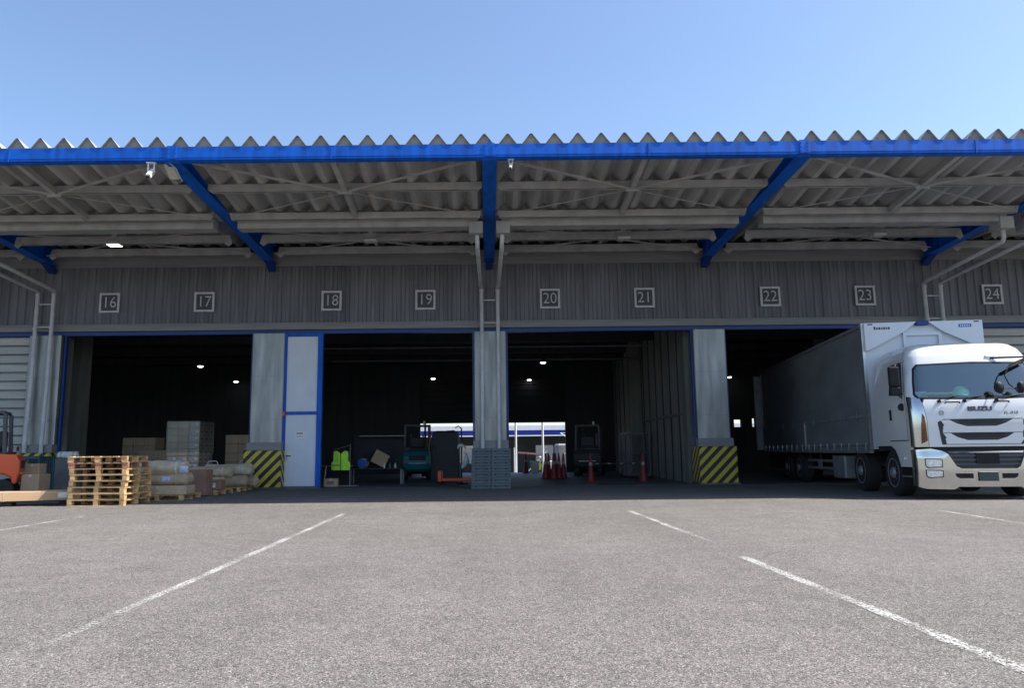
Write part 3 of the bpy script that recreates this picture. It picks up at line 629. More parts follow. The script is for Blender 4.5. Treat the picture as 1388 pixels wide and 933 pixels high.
for x in (-1.15,1.05): MB().box(x,x+.11,B0-.104,B0-.101,3.695,3.72).build('corner_mark','tail_red',fw)
MB().box(-1.22,1.22,B0+.06,B1,3.70,3.745).build('roof_panel','panel_white',tk)
MB().box(-1.20,1.20,B0+.06,B1,.90,1.02).build('load_floor','truck_chassis',tk)
MB().box(-1.22,1.22,B1-.06,B1,1.0,3.70).build('rear_frame','panel_white',tk)
MB().box(-1.48,-1.24,B1-.06,B1-.01,.95,3.60).build('rear_door','rail_grey',tk,bevel=.01)
for s in (-1,1):
    k=MB(); ny,nz_=60,14; vs=[];fs=[]
    for i in range(ny+1):
        y=B0+.10+(B1-B0-.2)*i/ny
        for j in range(nz_+1):
            z=1.70+1.98*j/nz_; b=.012*math.sin(y*2.1+z)+.010*noise.noise((y*.8,z*1.5,s*3)); vs.append((s*(1.225+b),y,z))
    for i in range(ny):
        for j in range(nz_): a_=i*(nz_+1)+j; fs.append((a_,a_+nz_+1,a_+nz_+2,a_+1))
    k.add(vs,fs).build('curtain','tarp',tk,smooth=60)
    MB().bar((s*1.245,B0+.08,3.70),(s*1.245,B1,3.70),.05,.07).build('roof_rail','rail_grey',tk)
    MB().box(s*1.245-.012,s*1.245+.012,B0+.10,B1-.1,1.665,1.725).build('curtain_hem','hem_grey',tk)
    for q in range(9): MB().box(s*1.262-.004,s*1.262+.004,B0+.7+q*1.15,B0+.735+q*1.15,1.60,1.80).build('curtain_strap','hem_grey',tk)
    for y0,y1 in ((B0+.10,7.50),(7.68,B1-.08)):
        gt=MB().box(s*1.215-.02,s*1.215+.02,y0,y1,1.03,1.72).build('drop_side','tarp',tk,bevel=.006)
        n=9
        for q in range(n):
            y=y0+.25+(y1-y0-.5)*q/(n-1); MB().box(s*1.245-.015,s*1.245+.015,y-.03,y+.03,.92,1.10).build('hinge','alu',gt)
    MB().box(s*1.235-.03,s*1.235+.03,7.51,7.57,.95,1.74).box(s*1.235-.03,s*1.235+.03,7.61,7.67,.95,1.70).build('centre_post','alu',tk)
    MB().box(s*1.215-.035,s*1.215+.035,B0+.02,B1,.86,1.02).build('side_rail','rail_grey',tk,bevel=.008)
    for z in (.62,.42): MB().box(s*1.12-.02,s*1.12+.02,5.35,7.85,z,z+.07).build('side_guard','rail_grey',tk,bevel=.01)
    for y in (5.6,6.7,7.7): MB().box(s*1.08-.02,s*1.08+.02,y,y+.06,.40,.90).build('guard_bracket','truck_chassis',tk)
    MB().box(s*1.14-.02,s*1.14+.02,6.5,6.75,.46,.66).build('reflector_plate','rail_grey',tk)
    MB().box(s*.95-.27,s*.95+.27,4.30,5.25,.24,.80).build('battery_box','rail_grey',tk,bevel=.03)
for x in (-.42,.42): MB().box(x-.05,x+.05,.6,B1-.2,.62,.88).build('chassis_rail','truck_chassis',tk)
MB().box(-1.1,1.1,9.2,B1-.3,.35,.80).build('underrun_skirt','tail_red',tk)
def wheel(x,y,r,wd,s):
    ty=MB().lathe([(-wd/2,r*.62),(-wd/2,r*.90),(-wd/2+.03,r*.985),(-wd*.25,r),(wd*.25,r),(wd/2-.03,r*.985),(wd/2,r*.90),(wd/2,r*.62)],'x',36).build('wheel','rubber',tk,(x,y,r),smooth=35)
    o=s*(wd/2)
    rim=MB().lathe([(o-s*.02,r*.63),(o+s*.006,r*.63),(o+s*.006,r*.58),(o-s*.04,r*.55),(o-s*.10,r*.42),(o-s*.05,r*.30),(o+s*.03,r*.22),(o+s*.05,r*.16),(o+s*.05,0)],'x',36).build('rim','rail_grey',ty,smooth=30)
    k=MB()
    for q in range(8):
        an=2*math.pi*q/8; k.cyl((o-s*.05,math.cos(an)*r*.34,math.sin(an)*r*.34),(o+s*.0,math.cos(an)*r*.34,math.sin(an)*r*.34),.018,n=6)
    k.build('wheel_nuts','alu',ty)
    k=MB()
    for q in range(8):
        an=2*math.pi*(q+.5)/8; k.cyl((o-s*.085,math.cos(an)*r*.47,math.sin(an)*r*.47),(o-s*.055,math.cos(an)*r*.47,math.sin(an)*r*.47),.036,n=10)
    k.build('hand_hole','ink',ty)
for y,r in ((1.30,.47),(3.22,.47),(8.5,.43),(9.95,.43)):
    for s in (-1,1): wheel(s*1.06,y,r,.30,s)
    MB().cyl((-.95,y,r),(.95,y,r),.09,n=10).build('axle','truck_chassis',tk)
# things lying on the dashboard
hm=thing('safety_helmet','pale green safety helmet on the truck dashboard','helmet')
def tkp(x,y,z):
    a_=R(-8); return (9.33+x*math.cos(a_)-y*math.sin(a_),14.12+x*math.sin(a_)+y*math.cos(a_),z)
hm.location=tkp(-.24,.30,1.955)
MB().lathe([(0,.155),(.015,.15),(.06,.145),(.11,.125),(.145,.085),(.16,.03),(.163,0)],'z',22).build('shell','helmet_green',hm,smooth=50)
MB().lathe([(-.004,.150),(-.004,.182),(.006,.182),(.012,.150)],'z',22).build('brim','helmet_green',hm)
MB().tube([(-.14,0,.07),(-.08,0,.15),(0,0,.175),(.08,0,.15),(.14,0,.07)],.014,6).build('ridge','helmet_green',hm)
k=MB(); vs=[];fs=[]
for i in range(13):
    for j in range(7):
        vs.append((-.27+.045*i,-.10+.033*j,.035+.035*noise.noise((i*.6,j*.7,2))))
for i in range(12):
    for j in range(6): q=i*7+j; fs.append((q,q+7,q+8,q+1))
o=k.add(vs,fs).build('folded_vest','hivis_yellow',None,tkp(-.66,.28,1.955)); o.rotation_euler=(0,0,R(-8)); sm=o.modifiers.new('t','SOLIDIFY'); sm.thickness=.02
tag(o,'crumpled yellow safety vest on the truck dashboard','vest')
o=MB().box(-.12,.12,-.01,.01,-.0,.15).build('document','paper',None,tkp(-.93,.36,1.93),rot=(R(-35),0,R(-8))); tag(o,'white paper sheet propped in the truck windshield','paper')
# ------------------------------------------------------------------ forklifts
def forklift(lab,loc,rz,paint,words=None,group=None):
    t=thing('forklift',lab,'forklift',loc,rz,group)
    # counterweight with wheel cut-outs, chassis, hood
    MB().prism([(-1.12,.42),(-1.16,.60),(-1.16,.86),(-1.08,1.02),(-.60,1.04),(-.50,.62),(-.50,.30),(-.55,.45),(-.68,.58),(-.86,.58),(-1.0,.50),(-1.03,.36),(-1.10,.36)],-.52,.52,'x').build('counterweight',paint,t,bevel=.035,seg=2)
    MB().prism([(-.52,.28),(.62,.28),(.62,.55),(.35,.58),(.28,.40),(-.05,.40),(-.20,.78),(-.52,.86)],-.50,.50,'x').build('chassis',paint,t,bevel=.025)
    hd=MB().prism([(-.98,1.04),(-.98,1.08),(-.30,1.06),(-.12,.80),(-.5,.80)],-.40,.40,'x').build('hood','forklift_grey',t,bevel=.03)
    MB().box(-.27,.27,-.75,-.28,1.06,1.18).box(-.26,.26,-.80,-.68,1.16,1.55).build('seat','machine_dark',t,bevel=.04,seg=2)
    sp=MB().prism([(-.60,.70),(-.10,.62),(.05,.80),(-.25,.98),(-.70,1.02)],-.535,.535,'x').build('side_panel','forklift_grey',t,bevel=.02)
    MB().prism([(.40,.55),(.62,.55),(.62,1.15),(.52,1.18)],-.46,.46,'x').build('cowl',paint,t,bevel=.02)
    MB().tube([(-.05,.48,1.1),(-.05,.30,1.25)],.02,8).build('steering_column','machine_dark',t)
    MB().lathe([(-.012,.15),(0,.165),(.012,.15),(0,.135),(-.012,.15)],'z',20).build('steering_wheel','machine_dark',t,(-.05,.28,1.27),rot=(R(40),0,0))
    for s in (-1,1):
        MB().bar((s*.46,-.84,1.0),(s*.44,-.80,1.94),.08,.09,up=(1,0,0)).build('guard_post','forklift_grey',t,bevel=.012)
        MB().bar((s*.46,.58,1.1),(s*.44,.22,1.94),.06,.07,up=(1,0,0)).build('guard_post','forklift_grey',t,bevel=.012)
        MB().bar((s*.45,-.80,1.96),(s*.45,.30,1.96),.07,.07).build('guard_rail','forklift_grey',t,bevel=.01)
        # mast
        MB().box(s*.32-.04,s*.32+.04,.86,.98,.08,2.1).build('mast_rail','machine_dark',t); MB().cyl((s*.24,.90,.2),(s*.24,.90,1.7),.03,n=10).build('lift_cylinder','cage_steel',t)
        MB().box(s*.25-.06,s*.25+.06,1.04,1.09,.06,.62).box(s*.25-.06,s*.25+.06,1.09,2.0,.06,.10).build('fork','machine_dark',t)
        for y,r,wd in ((.42,.32,.22),(-.84,.235,.18)):
            ty=MB().lathe([(-wd/2,r*.55),(-wd/2,r*.93),(-wd/2+.02,r),(wd/2-.02,r),(wd/2,r*.93),(wd/2,r*.55)],'x',26).build('wheel','rubber',t,(s*.44,y,r),smooth=35)
            MB().lathe([(-wd/2+.02,r*.56),(-wd/2+.04,r*.2),(0,0.001)] if s<0 else [(wd/2-.02,r*.56),(wd/2-.04,r*.2),(0,0.001)],'x',18).build('rim','cage_steel',ty)
        MB().box(s*.44-.05,s*.44+.05,-1.0,-.96,1.10,1.20).build('tail_lamp','tail_red',t,bevel=.01)
    for y in (-.78,-.6,-.42,-.24,-.06,.12,.28): MB().bar((-.44,y,1.965),(.44,y,1.965),.035,.05).build('guard_bar','forklift_grey',t)
    for z in (.16,.52): MB().box(-.42,.42,.99,1.04,z,z+.09).build('carriage','machine_dark',t)
    MB().box(-.30,.30,-1.172,-1.158,.70,.88).build('grille','machine_dark',t); MB().box(-.32,.32,-1.170,-1.158,.585,.61).build('stripe','camera_white',t)
    if not words: MB().cyl((.25,-.8,2.0),(.25,-.8,2.12),.05,n=12).build('beacon','lens_glass',t)
    if words: text('lettering',words,.17,'paper',t,(-.538,-.36,.85),rot=(R(90),0,R(-90)),ext=.002)
    return t
forklift('orange counterbalance forklift parked before the closed shutter beside the cage',(-11.77,16.97,0),R(115),'orange','TOYOTA')
forklift('teal forklift standing in the dark bay before the rear opening',(-2.66,28.4,0),R(6),'teal')
forklift('black forklift parked by the inner partition wall',(4.05,30.2,0),R(-12),'machine_dark')

# ------------------------------------------------------------------ wooden pallets
def pallet(lab,loc,rz,material='wood',group=None,lx=1.12,ly=1.14,h=.118):
    t=thing('wooden_pallet',lab,'pallet',loc,rz,group); z=h
    for i in range(7):
        y=-ly/2+.055+(ly-.11)*i/6; MB().box(-lx/2,lx/2,y-.05,y+.05,z-.014,z).build('deck_board',material,t)
    for x in (-lx/2+.05,0,lx/2-.05):
        MB().box(x-.05,x+.05,-ly/2+.004,ly/2-.004,z-.025,z-.0145).build('stringer_board',material,t)
        for y in (-ly/2+.06,0,ly/2-.06): MB().box(x-.042,x+.042,y-.055,y+.055,.0125,z-.0255).build('block',material,t)
    for y in (-ly/2+.05,0,ly/2-.05): MB().box(-lx/2+.003,lx/2-.003,y-.05,y+.05,0,.012).build('bottom_board',material,t)
    return t
rng=random.Random(3)
names=['bottom','second','third','fourth','fifth','sixth','seventh','topmost']
for i in range(8):
    up=i>=6; m='wood_red' if i==6 else 'wood'
    lab='%s pallet of the tall wooden pallet stack by the long carton'%names[i] if i!=6 else 'reddish brown pallet, seventh in the wooden stack'
    pallet(lab,(-7.62+rng.uniform(-.02,.02)-(.10 if up else 0)+(.0 if i else .0),15.38+rng.uniform(-.02,.02)+(.08 if up else 0),.118*i+.002*i),R(rng.uniform(-1.6,1.6)+(94 if up else 0)),m,group='stacked wooden pallets')
pallet('wooden pallet under the three wrapped rolls',(-7.15,16.95,0),R(2)); pallet('wooden pallet under the red-brown carton and tan rolls',(-7.10,18.95,0),R(-1)); pallet('wooden pallet under the rolls beside the striped pillar guard',(-7.05,20.4,0),R(2))

# ------------------------------------------------------------------ wrapped rolls, cartons
def roll(lab,loc,rz,L,r,seed,material,group=None,tagm=None,sag=.0):
    t=thing('wrapped_roll',lab,'roll',loc,rz,group); k=MB(); n=26; vs=[];fs=[]; m=22
    for i in range(m+1):
        u=i/m; x=-L/2+L*u; e=min(u,1-u)
        rr=r*(1 if e>.07 else (.45+.55*math.sqrt(max(0,1-((.07-e)/.07)**2))))
        for j in range(n):
            a_=2*math.pi*j/n; d=1+.15*noise.noise((x*3+seed,math.cos(a_)*1.6,math.sin(a_)*1.6))+.08*noise.noise((x*11+seed,math.cos(a_)*5,math.sin(a_)*5))
            z=math.sin(a_)*rr*d; vs.append((x,math.cos(a_)*rr*d,max(z,-r*.97)+r))
    for i in range(m):
        for j in range(n): fs.append((i*n+j,i*n+(j+1)%n,(i+1)*n+(j+1)%n,(i+1)*n+j))
    fs+=[tuple(range(n-1,-1,-1)),tuple(range(m*n,m*n+n))]
    k.add(vs,fs).build('wrapping',material,t,smooth=50)
    for x in (-.28*L,.30*L): MB().lathe([(x-.02,r*1.03),(x,r*1.045),(x+.02,r*1.03)],'x',22,(0,0,r)).build('tape','lens_glass' if material=='kraft_pale' else 'kraft_pale',t,smooth=50)
    if tagm:
        for x,an in tagm:
            pl=MB(); q=[]
            for i in range(5):
                for j in range(5):
                    a_=R(an)+(-.42+.21*j); xx=x-.09+.045*i; q.append((xx,-math.cos(a_)*r*1.065,r+math.sin(a_)*r*1.065))
            pl.add(q,[(i*5+j,i*5+j+1,i*5+j+6,i*5+j+5) for i in range(4) for j in range(4)]).build('label','tag_blue',t,smooth=50)
    return t
def carton(lab,loc,rz,sx,sy,sz,material='cardboard',group=None,label=None,name='carton',tape=True,cat='box'):
    t=thing(name,lab,cat,loc,rz,group)
    MB().box(-sx/2,sx/2,-sy/2,sy/2,0,sz).build('body',material,t,bevel=min(.012,sz*.06))
    if tape: MB().box(-.025,.025,-sy/2-.0015,sy/2+.0015,sz-.06,sz+.001).build('tape','lens_glass',t)
    if label:
        x0,x1,z0,z1,m=label; MB().box(x0,x1,-sy/2-.003,-sy/2-.001,z0,z1).build('label',m,t)
        w_=(x1-x0); MB().box(x0+w_*.15,x1-w_*.15,-sy/2-.0045,-sy/2-.0033,z0+(z1-z0)*.55,z0+(z1-z0)*.75).build('label_print','ink_grey',t)
    return t
roll('pale plastic-wrapped roll on top of the pile beside the pallet stack',(-7.22,16.72,.52),R(3),1.25,.165,1,'kraft_pale',tagm=[(.56,-10)])
roll('tan wrapped roll with a blue-white label in the middle of the pile',(-7.20,16.72,.305),R(-3),1.28,.135,5,'kraft',tagm=[(.18,0)])
roll('second tan wrapped roll behind the labelled one on the pile',(-7.2,17.0,.32),R(1),1.2,.13,9,'kraft')
carton('taped tan bale at the bottom of the roll pile',(-7.15,16.72,.12),R(1),1.22,.55,.19,'kraft',name='wrapped_bale',cat='bale')
carton('tall red-brown carton standing between the two roll piles',(-6.86,18.02,.02),R(-4),.50,.42,.60,'cardboard_red',tape=False)
carton('low red-brown carton with a white label on the middle pallet',(-6.72,18.62,.12),R(2),.46,.36,.24,'cardboard_red',label=(-.16,.10,.06,.17,'paper'))
roll('long tan roll lying on the middle pallet behind the labelled carton',(-7.15,19.05,.12),R(4),1.15,.15,13,'kraft')
roll('long dull roll on top of the middle pallet',(-7.05,19.2,.40),R(-3),1.25,.14,17,'kraft')
roll('short tan roll resting on the pallet beside the pillar guard',(-7.0,20.15,.12),R(-2),1.3,.15,21,'kraft')
roll('upper roll with a crumpled white end beside the pillar guard',(-6.95,20.35,.40),R(5),1.3,.16,25,'kraft_pale')
roll('crumpled tan bundle on top of the rolls before the pillar',(-6.95,20.0,.42),R(30),.42,.13,29,'kraft_pale')
roll('thin tan roll across the pallet behind the carton',(-6.85,20.75,.12),R(-6),1.2,.14,33,'kraft')
# long carton on a low dolly, with boxes and a cage behind
t=thing('long_carton','long flat tan carton on a low black dolly in the sun','box',(-9.46,15.14,0),R(22))
MB().box(-1.25,1.25,-.30,.30,.10,.285).build('body','carton_tan',t,bevel=.008)
for x in (-.98,-.1,.55): MB().box(x,x+.02,-.304,.304,.098,.288).build('strap','kraft_pale',t)
MB().box(.84,1.0,-.3045,-.301,.15,.25).build('label','paper',t)
MB().box(-1.2,1.22,-.26,.26,.075,.10).build('dolly_deck','machine_dark',t)
for x in (-1.05,-.05,.95):
    for y in (-.2,.2): MB().box(x-.09,x+.09,y-.05,y+.05,0,.075).build('dolly_foot','rubber',t,bevel=.01)
carton('large brown carton behind the long carton beside the forklift',(-10.30,17.3,.01),R(-3),.42,.42,.56,'cardboard')
carton('smaller brown carton stacked behind the large one by the forklift',(-10.66,17.86,.50),R(4),.34,.34,.30,'cardboard')
carton('low brown carton under the smaller one by the forklift',(-10.64,17.9,.0),R(-2),.40,.40,.50,'cardboard')
def cage(lab,loc,rz,sx,sy,sz,material,group=None,panel=False):
    t=thing('roll_cage',lab,'cage',loc,rz,group)
    for x in (-sx/2,sx/2):
        for y in (-sy/2,sy/2):
            MB().box(x-.02,x+.02,y-.02,y+.02,.10,sz).build('post',material,t); MB().cyl((x-.02,y,.05),(x+.02,y,.05),.05,n=12).build('caster','rubber',t)
    MB().box(-sx/2,sx/2,-sy/2,sy/2,.10,.14).build('base',material,t)
    for z in (sz-.03,sz*.55):
        MB().box(-sx/2,sx/2,sy/2-.012,sy/2+.012,z-.02,z+.02).build('rail',material,t)
        for x in (-sx/2,sx/2): MB().box(x-.012,x+.012,-sy/2,sy/2,z-.02,z+.02).build('rail',material,t)
    if panel: MB().box(-sx/2+.02,sx/2-.02,sy/2-.03,sy/2-.015,.14,sz-.05).build('back_panel','machine_dark',t); MB().box(-sx/2,sx/2,-sy/2-.012,-sy/2+.012,sz-.07,sz).build('front_rail',material,t)
    k=MB(); n=int(sx/.09)
    for i in range(1,n): x=-sx/2+sx*i/n; k.box(x-.004,x+.004,sy/2-.004,sy/2+.004,.14,sz)
    k.build('back_wires',material,t)
    for x in (-sx/2,sx/2):
        k=MB(); n=int(sy/.09)
        for i in range(1,n): y=-sy/2+sy*i/n; k.box(x-.004,x+.004,y-.004,y+.004,.14,sz)
        k.build('side_wires',material,t)
    return t
cage('low teal steel cage before the closed shutter',(-11.76,19.6,0),R(2),.66,.7,.98,'teal_steel',panel=True)
cage('dark wire roll cage by the inner partition wall',(5.30,27,0),R(8),.75,.6,1.62,'cage_steel'); cage('second dark roll cage deeper along the partition wall',(5.45,28.6,0),R(4),.75,.6,1.62,'cage_steel')
# tall loads of cartons inside bay sixteen
def load(x0,y0,nx,ny,nz,sx,sy,sz,rz,lab,plab,group,printed=True):
    pallet(plab,(x0,y0,.007),rz,lx=nx*sx+.04,ly=ny*sy+.04)
    c=carton(lab,(0,0,0),0,sx-.006,sy-.006,sz-.004,'cardboard_pale',group,tape=False,label=(sx*.10,sx*.36,sz*.42,sz*.78,'paper') if printed else None)
    if printed:
        MB().box(-sx*.40,sx*.02,-sy/2+.0008,-sy/2+.0028,sz*.15,sz*.75).build('print','print_lilac',c)
        MB().box(sx/2-.0045,sx/2-.001,-sy*.3,sy*.3,sz*.25,sz*.7).build('side_label','print_lilac',c); MB().box(sx/2-.0025,sx/2+.0005,-sy*.2,sy*.2,sz*.35,sz*.6).build('side_print','ink_grey',c)
    c2=carton('plain taped carton in the upper rows of the tall pallet load',(0,0,0),0,sx-.006,sy-.006,sz-.004,'cardboard_pale',group,tape=False) if printed else None
    ca,sa=math.cos(rz),math.sin(rz); first=True; first2=True
    for k in range(nz):
        for i in range(nx):
            for j in range(ny):
                if 0<k<nz-1 and 0<i<nx-1 and 0<j<ny-1: continue
                if j>0 and i<nx-1 and k<nz-1: continue          # hidden behind the front row
                lx=(i-(nx-1)/2)*sx; ly=(j-(ny-1)/2)*sy; jx=rng.uniform(-.004,.004)
                p=(x0+lx*ca-ly*sa+jx,y0+lx*sa+ly*ca+jx,.126+k*sz)
                if printed and k>3 and i<nx-1:
                    if first2: c2.location=p; c2.rotation_euler=(0,0,rz); first2=False
                    else: dup(c2,p,rz+R(rng.uniform(-.8,.8)))
                elif first: c.location=p; c.rotation_euler=(0,0,rz); first=False
                else: dup(c,p,rz+R(rng.uniform(-.8,.8)))
load(-9.10,23.1,3,3,9,.335,.33,.205,R(-4),'printed tan carton in the tall pallet load inside bay sixteen','wooden pallet under the tall load of printed cartons','cartons of the tall pallet load')
flm=MB().box(-.515,.515,-.51,.51,1.05,1.985).build('stretch_film','film',None,(-9.10,23.1,0),rot=(0,0,R(-4))); tag(flm,'clear stretch film wrapped around the upper half of the tall carton load','film')
load(-8.35,25.6,2,2,5,.42,.42,.30,R(3),'plain carton in the shorter load behind the tall one','wooden pallet under the shorter carton load','cartons of the shorter pallet load',False)
load(-12.85,28.2,3,2,5,.40,.42,.30,R(0),'plain carton in the far load deep inside bay sixteen','wooden pallet under the far carton load','cartons of the far pallet load',False)
load(-11.6,26.6,2,2,3,.50,.45,.34,R(4),'plain carton in the low load left of the tall one','wooden pallet under the low carton load','cartons of the low pallet load',False)
def trolley(lab,loc,rz):
    t=thing('platform_trolley',lab,'trolley',loc,rz)
    MB().box(-.23,.23,-.4,.4,.14,.18).build('platform','machine_dark',t,bevel=.01)
    MB().tube([(-.14,.38,.18),(-.14,.44,.72),(-.10,.45,.78),(.10,.45,.78),(.14,.44,.72),(.14,.38,.18)],.015,8).build('handle','alu',t,smooth=40)
    for x in (-.18,.18):
        for y in (-.3,.3): MB().cyl((x-.02,y,.07),(x+.02,y,.07),.07,n=14).build('caster','rubber',t)
trolley('platform trolley with bright U handle behind the rolls near the tall load',(-7.95,21.7,0.006),R(12)); trolley('platform trolley with bright U handle behind the rolls near the pillar',(-7.25,21.9,0.006),R(-8))
o=roll('crumpled white plastic bundle on the crate behind the pallet stack',(-11.6,20.9,.90),R(5),.55,.10,41,'cloth_white'); o['category']='bundle'
carton('grey crate carrying a white bundle at the first pillar',(-11.6,20.9,.005),0,.55,.4,.90,'ink_grey',tape=False,name='crate')

# ------------------------------------------------------------------ grey plastic pallets against the middle pillar
def ppallet(lab,loc,rz,group):
    t=thing('plastic_pallet',lab,'pallet',loc,rz,group); h=.152; wx,wy=1.04,1.04
    MB().box(-wx/2,wx/2,-wy/2,wy/2,.086,h-.006).build('deck','pallet_plastic',t,bevel=.006)
    MB().box(-wx/2,wx/2,-wy/2+.004,wy/2-.004,.004,.062).build('base','pallet_plastic',t,bevel=.006)
    MB().box(-wx/2+.02,wx/2-.02,-wy/2+.035,wy/2-.03,.0,h).build('core','pallet_plastic',t)
    for x0,x1 in ((-wx/2+.002,-wx/2+.085),(-.075,-.022),(.022,.075),(wx/2-.085,wx/2-.002)):
        MB().box(x0,x1,-wy/2+.003,-wy/2+.034,.063,.085).build('runner','pallet_plastic',t)
    for x in (-.40,-.115,.115,.40): MB().box(x-.022,x+.022,-wy/2-.002,-wy/2+.03,.060,.090).build('peg_hole','ink',t)
    MB().box(-.012,.012,-wy/2-.0015,-wy/2+.01,.02,.13).build('centre_slot','ink',t)
    return t
pp=None; ords='bottom second third fourth fifth sixth topmost'.split()
for i in range(7):
    loc=(.075+rng.uniform(-.008,.008),20.58+rng.uniform(-.008,.008),.152*i+.002); lab='%s plastic pallet of the grey stack against the middle pillar'%ords[i]
    if pp is None: pp=ppallet(lab,loc,0,'stacked grey plastic pallets')
    else: dup(pp,loc,R(rng.uniform(-.6,.6)),lab)

# ------------------------------------------------------------------ inside bays eighteen and nineteen
carton('small tan carton on the floor beside the blue door frame',(-4.62,22.4,.006),R(3),.40,.3,.24,'cardboard_pale',label=(-.11,.10,.07,.16,'cardboard_red'))
t=thing('garment_rail','steel garment rail standing behind the blue door frame','rail',(-4.45,22.75,.006))
MB().tube([(-.62,0,.60),(.40,0,.60)],.014,8).build('bar','alu',t); MB().tube([(.30,0,0),(.30,0,1.25)],.016,8).build('post','cage_steel',t); MB().box(.02,.58,-.2,.2,0,.03).build('foot','cage_steel',t)
MB().tube([(-.62,0,.6),(-.66,0,.0)],.012,8).build('post','alu',t); MB().tube([(-.40,0,.6),(-.48,0,.0)],.012,8).build('post','alu',t)
MB().tube([(-.16,-.10,1.08),(.30,-.02,1.2),(.36,-.10,1.08)],.01,6).build('hanger','cage_steel',t)
vt=thing('safety_vest','bright green sleeveless safety vest hanging on a rail','vest',(-4.38,22.55,.48)); vt.scale=(.92,.92,.92)
for s in (-1,1):
    k=MB(); prof=[(.015,0),(.29,0),(.31,.10),(.30,.24),(.235,.30),(.235,.52),(.225,.60),(.12,.62),(.05,.56),(.012,.52)]
    bm=bmesh.new(); f=bm.faces.new([bm.verts.new((s*x,0,z)) for x,z in prof])
    for c in (.06,.12,.18,.24): bmesh.ops.bisect_plane(bm,geom=bm.verts[:]+bm.edges[:]+bm.faces[:],plane_co=(s*c,0,0),plane_no=(1,0,0))
    for c in (.1,.2,.3,.4,.5): bmesh.ops.bisect_plane(bm,geom=bm.verts[:]+bm.edges[:]+bm.faces[:],plane_co=(0,0,c),plane_no=(0,0,1))
    for v in bm.verts: v.co.y=.5*v.co.x**2+.035*noise.noise((v.co.x*9,v.co.z*3,s))-.06
    r=bmesh.ops.extrude_face_region(bm,geom=bm.faces[:])
    for v in [e for e in r['geom'] if isinstance(e,bmesh.types.BMVert)]: v.co.y+=.05
    bmesh.ops.recalc_face_normals(bm,faces=bm.faces); me=bpy.data.meshes.new('vest_half'); bm.to_mesh(me); bm.free(); place('vest_half',me,'hivis',vt)
MB().box(-.30,-.02,-.063,-.055,.145,.175).build('band','ink_grey',vt)
t=thing('workbench','dark workbench with clutter inside bay eighteen','bench',(-3.55,24.3,.006))
MB().box(-.85,.85,-.35,.35,.46,.50).build('top','machine_dark',t,bevel=.006)
for x in (-.8,.8):
    for y in (-.3,.3): MB().box(x-.025,x+.025,y-.025,y+.025,0,.46).build('leg','cage_steel',t)
MB().box(-.8,.8,.31,.35,.50,1.55).build('back_panel','interior_dark',t); MB().box(-.6,.85,.05,.31,1.50,1.53).build('shelf','cage_steel',t)
c=carton('open tan carton tilted on the workbench',(-3.55,24.25,.62),R(20),.48,.3,.42,'cardboard',tape=False); c.rotation_euler=(R(4),R(28),R(10))
o=roll('blue crumpled bag on the workbench beside the tilted carton',(-3.98,24.15,.506),R(80),.28,.15,51,'bag_blue'); o['category']='bag'; o.name='bag'
for q,x in enumerate((-3.3,-3.12,-2.95)):
    o=MB().lathe([(0,.035),(.10,.035),(.13,.015),(.16,.015),(.165,0)],'z',14).build('bottle',('camera_white','teal','camera_white')[q],None,(x,24.1,.506),smooth=40); tag(o,('small white bottle beside the tilted carton on the workbench','small teal bottle between two white bottles on the workbench','small white bottle at the end of the workbench')[q],'bottle')
o=thing('machine_cover','tall dark covered machine in the middle of the bay against the bright rear opening','machine',(-1.52,27.2,.006),R(-2))
k=MB(); vs=[];fs=[];N=24
for i in range(N):
    a_=2*math.pi*i/N; cx_=max(-1,min(1,1.35*math.cos(a_))); cy_=max(-1,min(1,1.35*math.sin(a_)))
    for j,z in enumerate((0,.5,1.0,1.5,1.68,1.74)):
        sc=(.50,.48,.47,.46,.42,.30)[j]; d=1+.05*noise.noise((i*.9,z*1.2,4)); vs.append((cx_*sc*d*1.05,cy_*sc*d,z+.03*noise.noise((i*.7,j,1))*(z>1.2)))
for i in range(N):
    for j in range(5): fs.append((i*6+j,((i+1)%N)*6+j,((i+1)%N)*6+j+1,i*6+j+1))
fs.append(tuple(i*6+5 for i in range(N))); k.add(vs,fs).build('cover','machine_dark',o,smooth=40)
MB().tube([(-.50,-.45,.5),(-.55,-.5,1.2),(-.45,-.45,1.72)],.02,6).build('hose','cardboard_red',o)
t=thing('pallet_truck','orange hand pallet truck beside the middle pillar','pallet truck',(-.78,22.9,.006),R(88))
for s in (-1,1): MB().box(s*.18-.075,s*.18+.075,-.45,.60,.12,.20).build('fork','orange',t,bevel=.012)
MB().box(-.27,.27,.60,.72,.10,.42).build('body','orange',t,bevel=.02)
MB().tube([(0,.70,.3),(.0,.86,1.12)],.02,8).build('handle','machine_dark',t); MB().tube([(-.1,.86,1.12),(-.16,.90,1.25),(.16,.90,1.25),(.1,.86,1.12)],.016,8).build('grip','machine_dark',t)
for s in (-1,1): MB().cyl((s*.09-.03,.66,.09),(s*.09+.03,.66,.09),.09,n=16).build('wheel','rubber',t); MB().cyl((s*.18-.04,-.36,.05),(s*.18+.04,-.36,.05),.045,n=12).build('roller','rubber',t)
t=thing('stand','thin dark post stand behind the pallet truck','stand',(-.82,23.5,.006)); MB().tube([(0,0,0),(0,0,1.72)],.02,8).build('post','machine_dark',t); MB().tube([(0,0,1.70),(-.10,0,1.78),(-.2,0,1.72)],.018,8).build('hook','machine_dark',t); MB().lathe([(0,.2),(.03,.18),(.04,.02)],'z',18).build('foot','machine_dark',t)
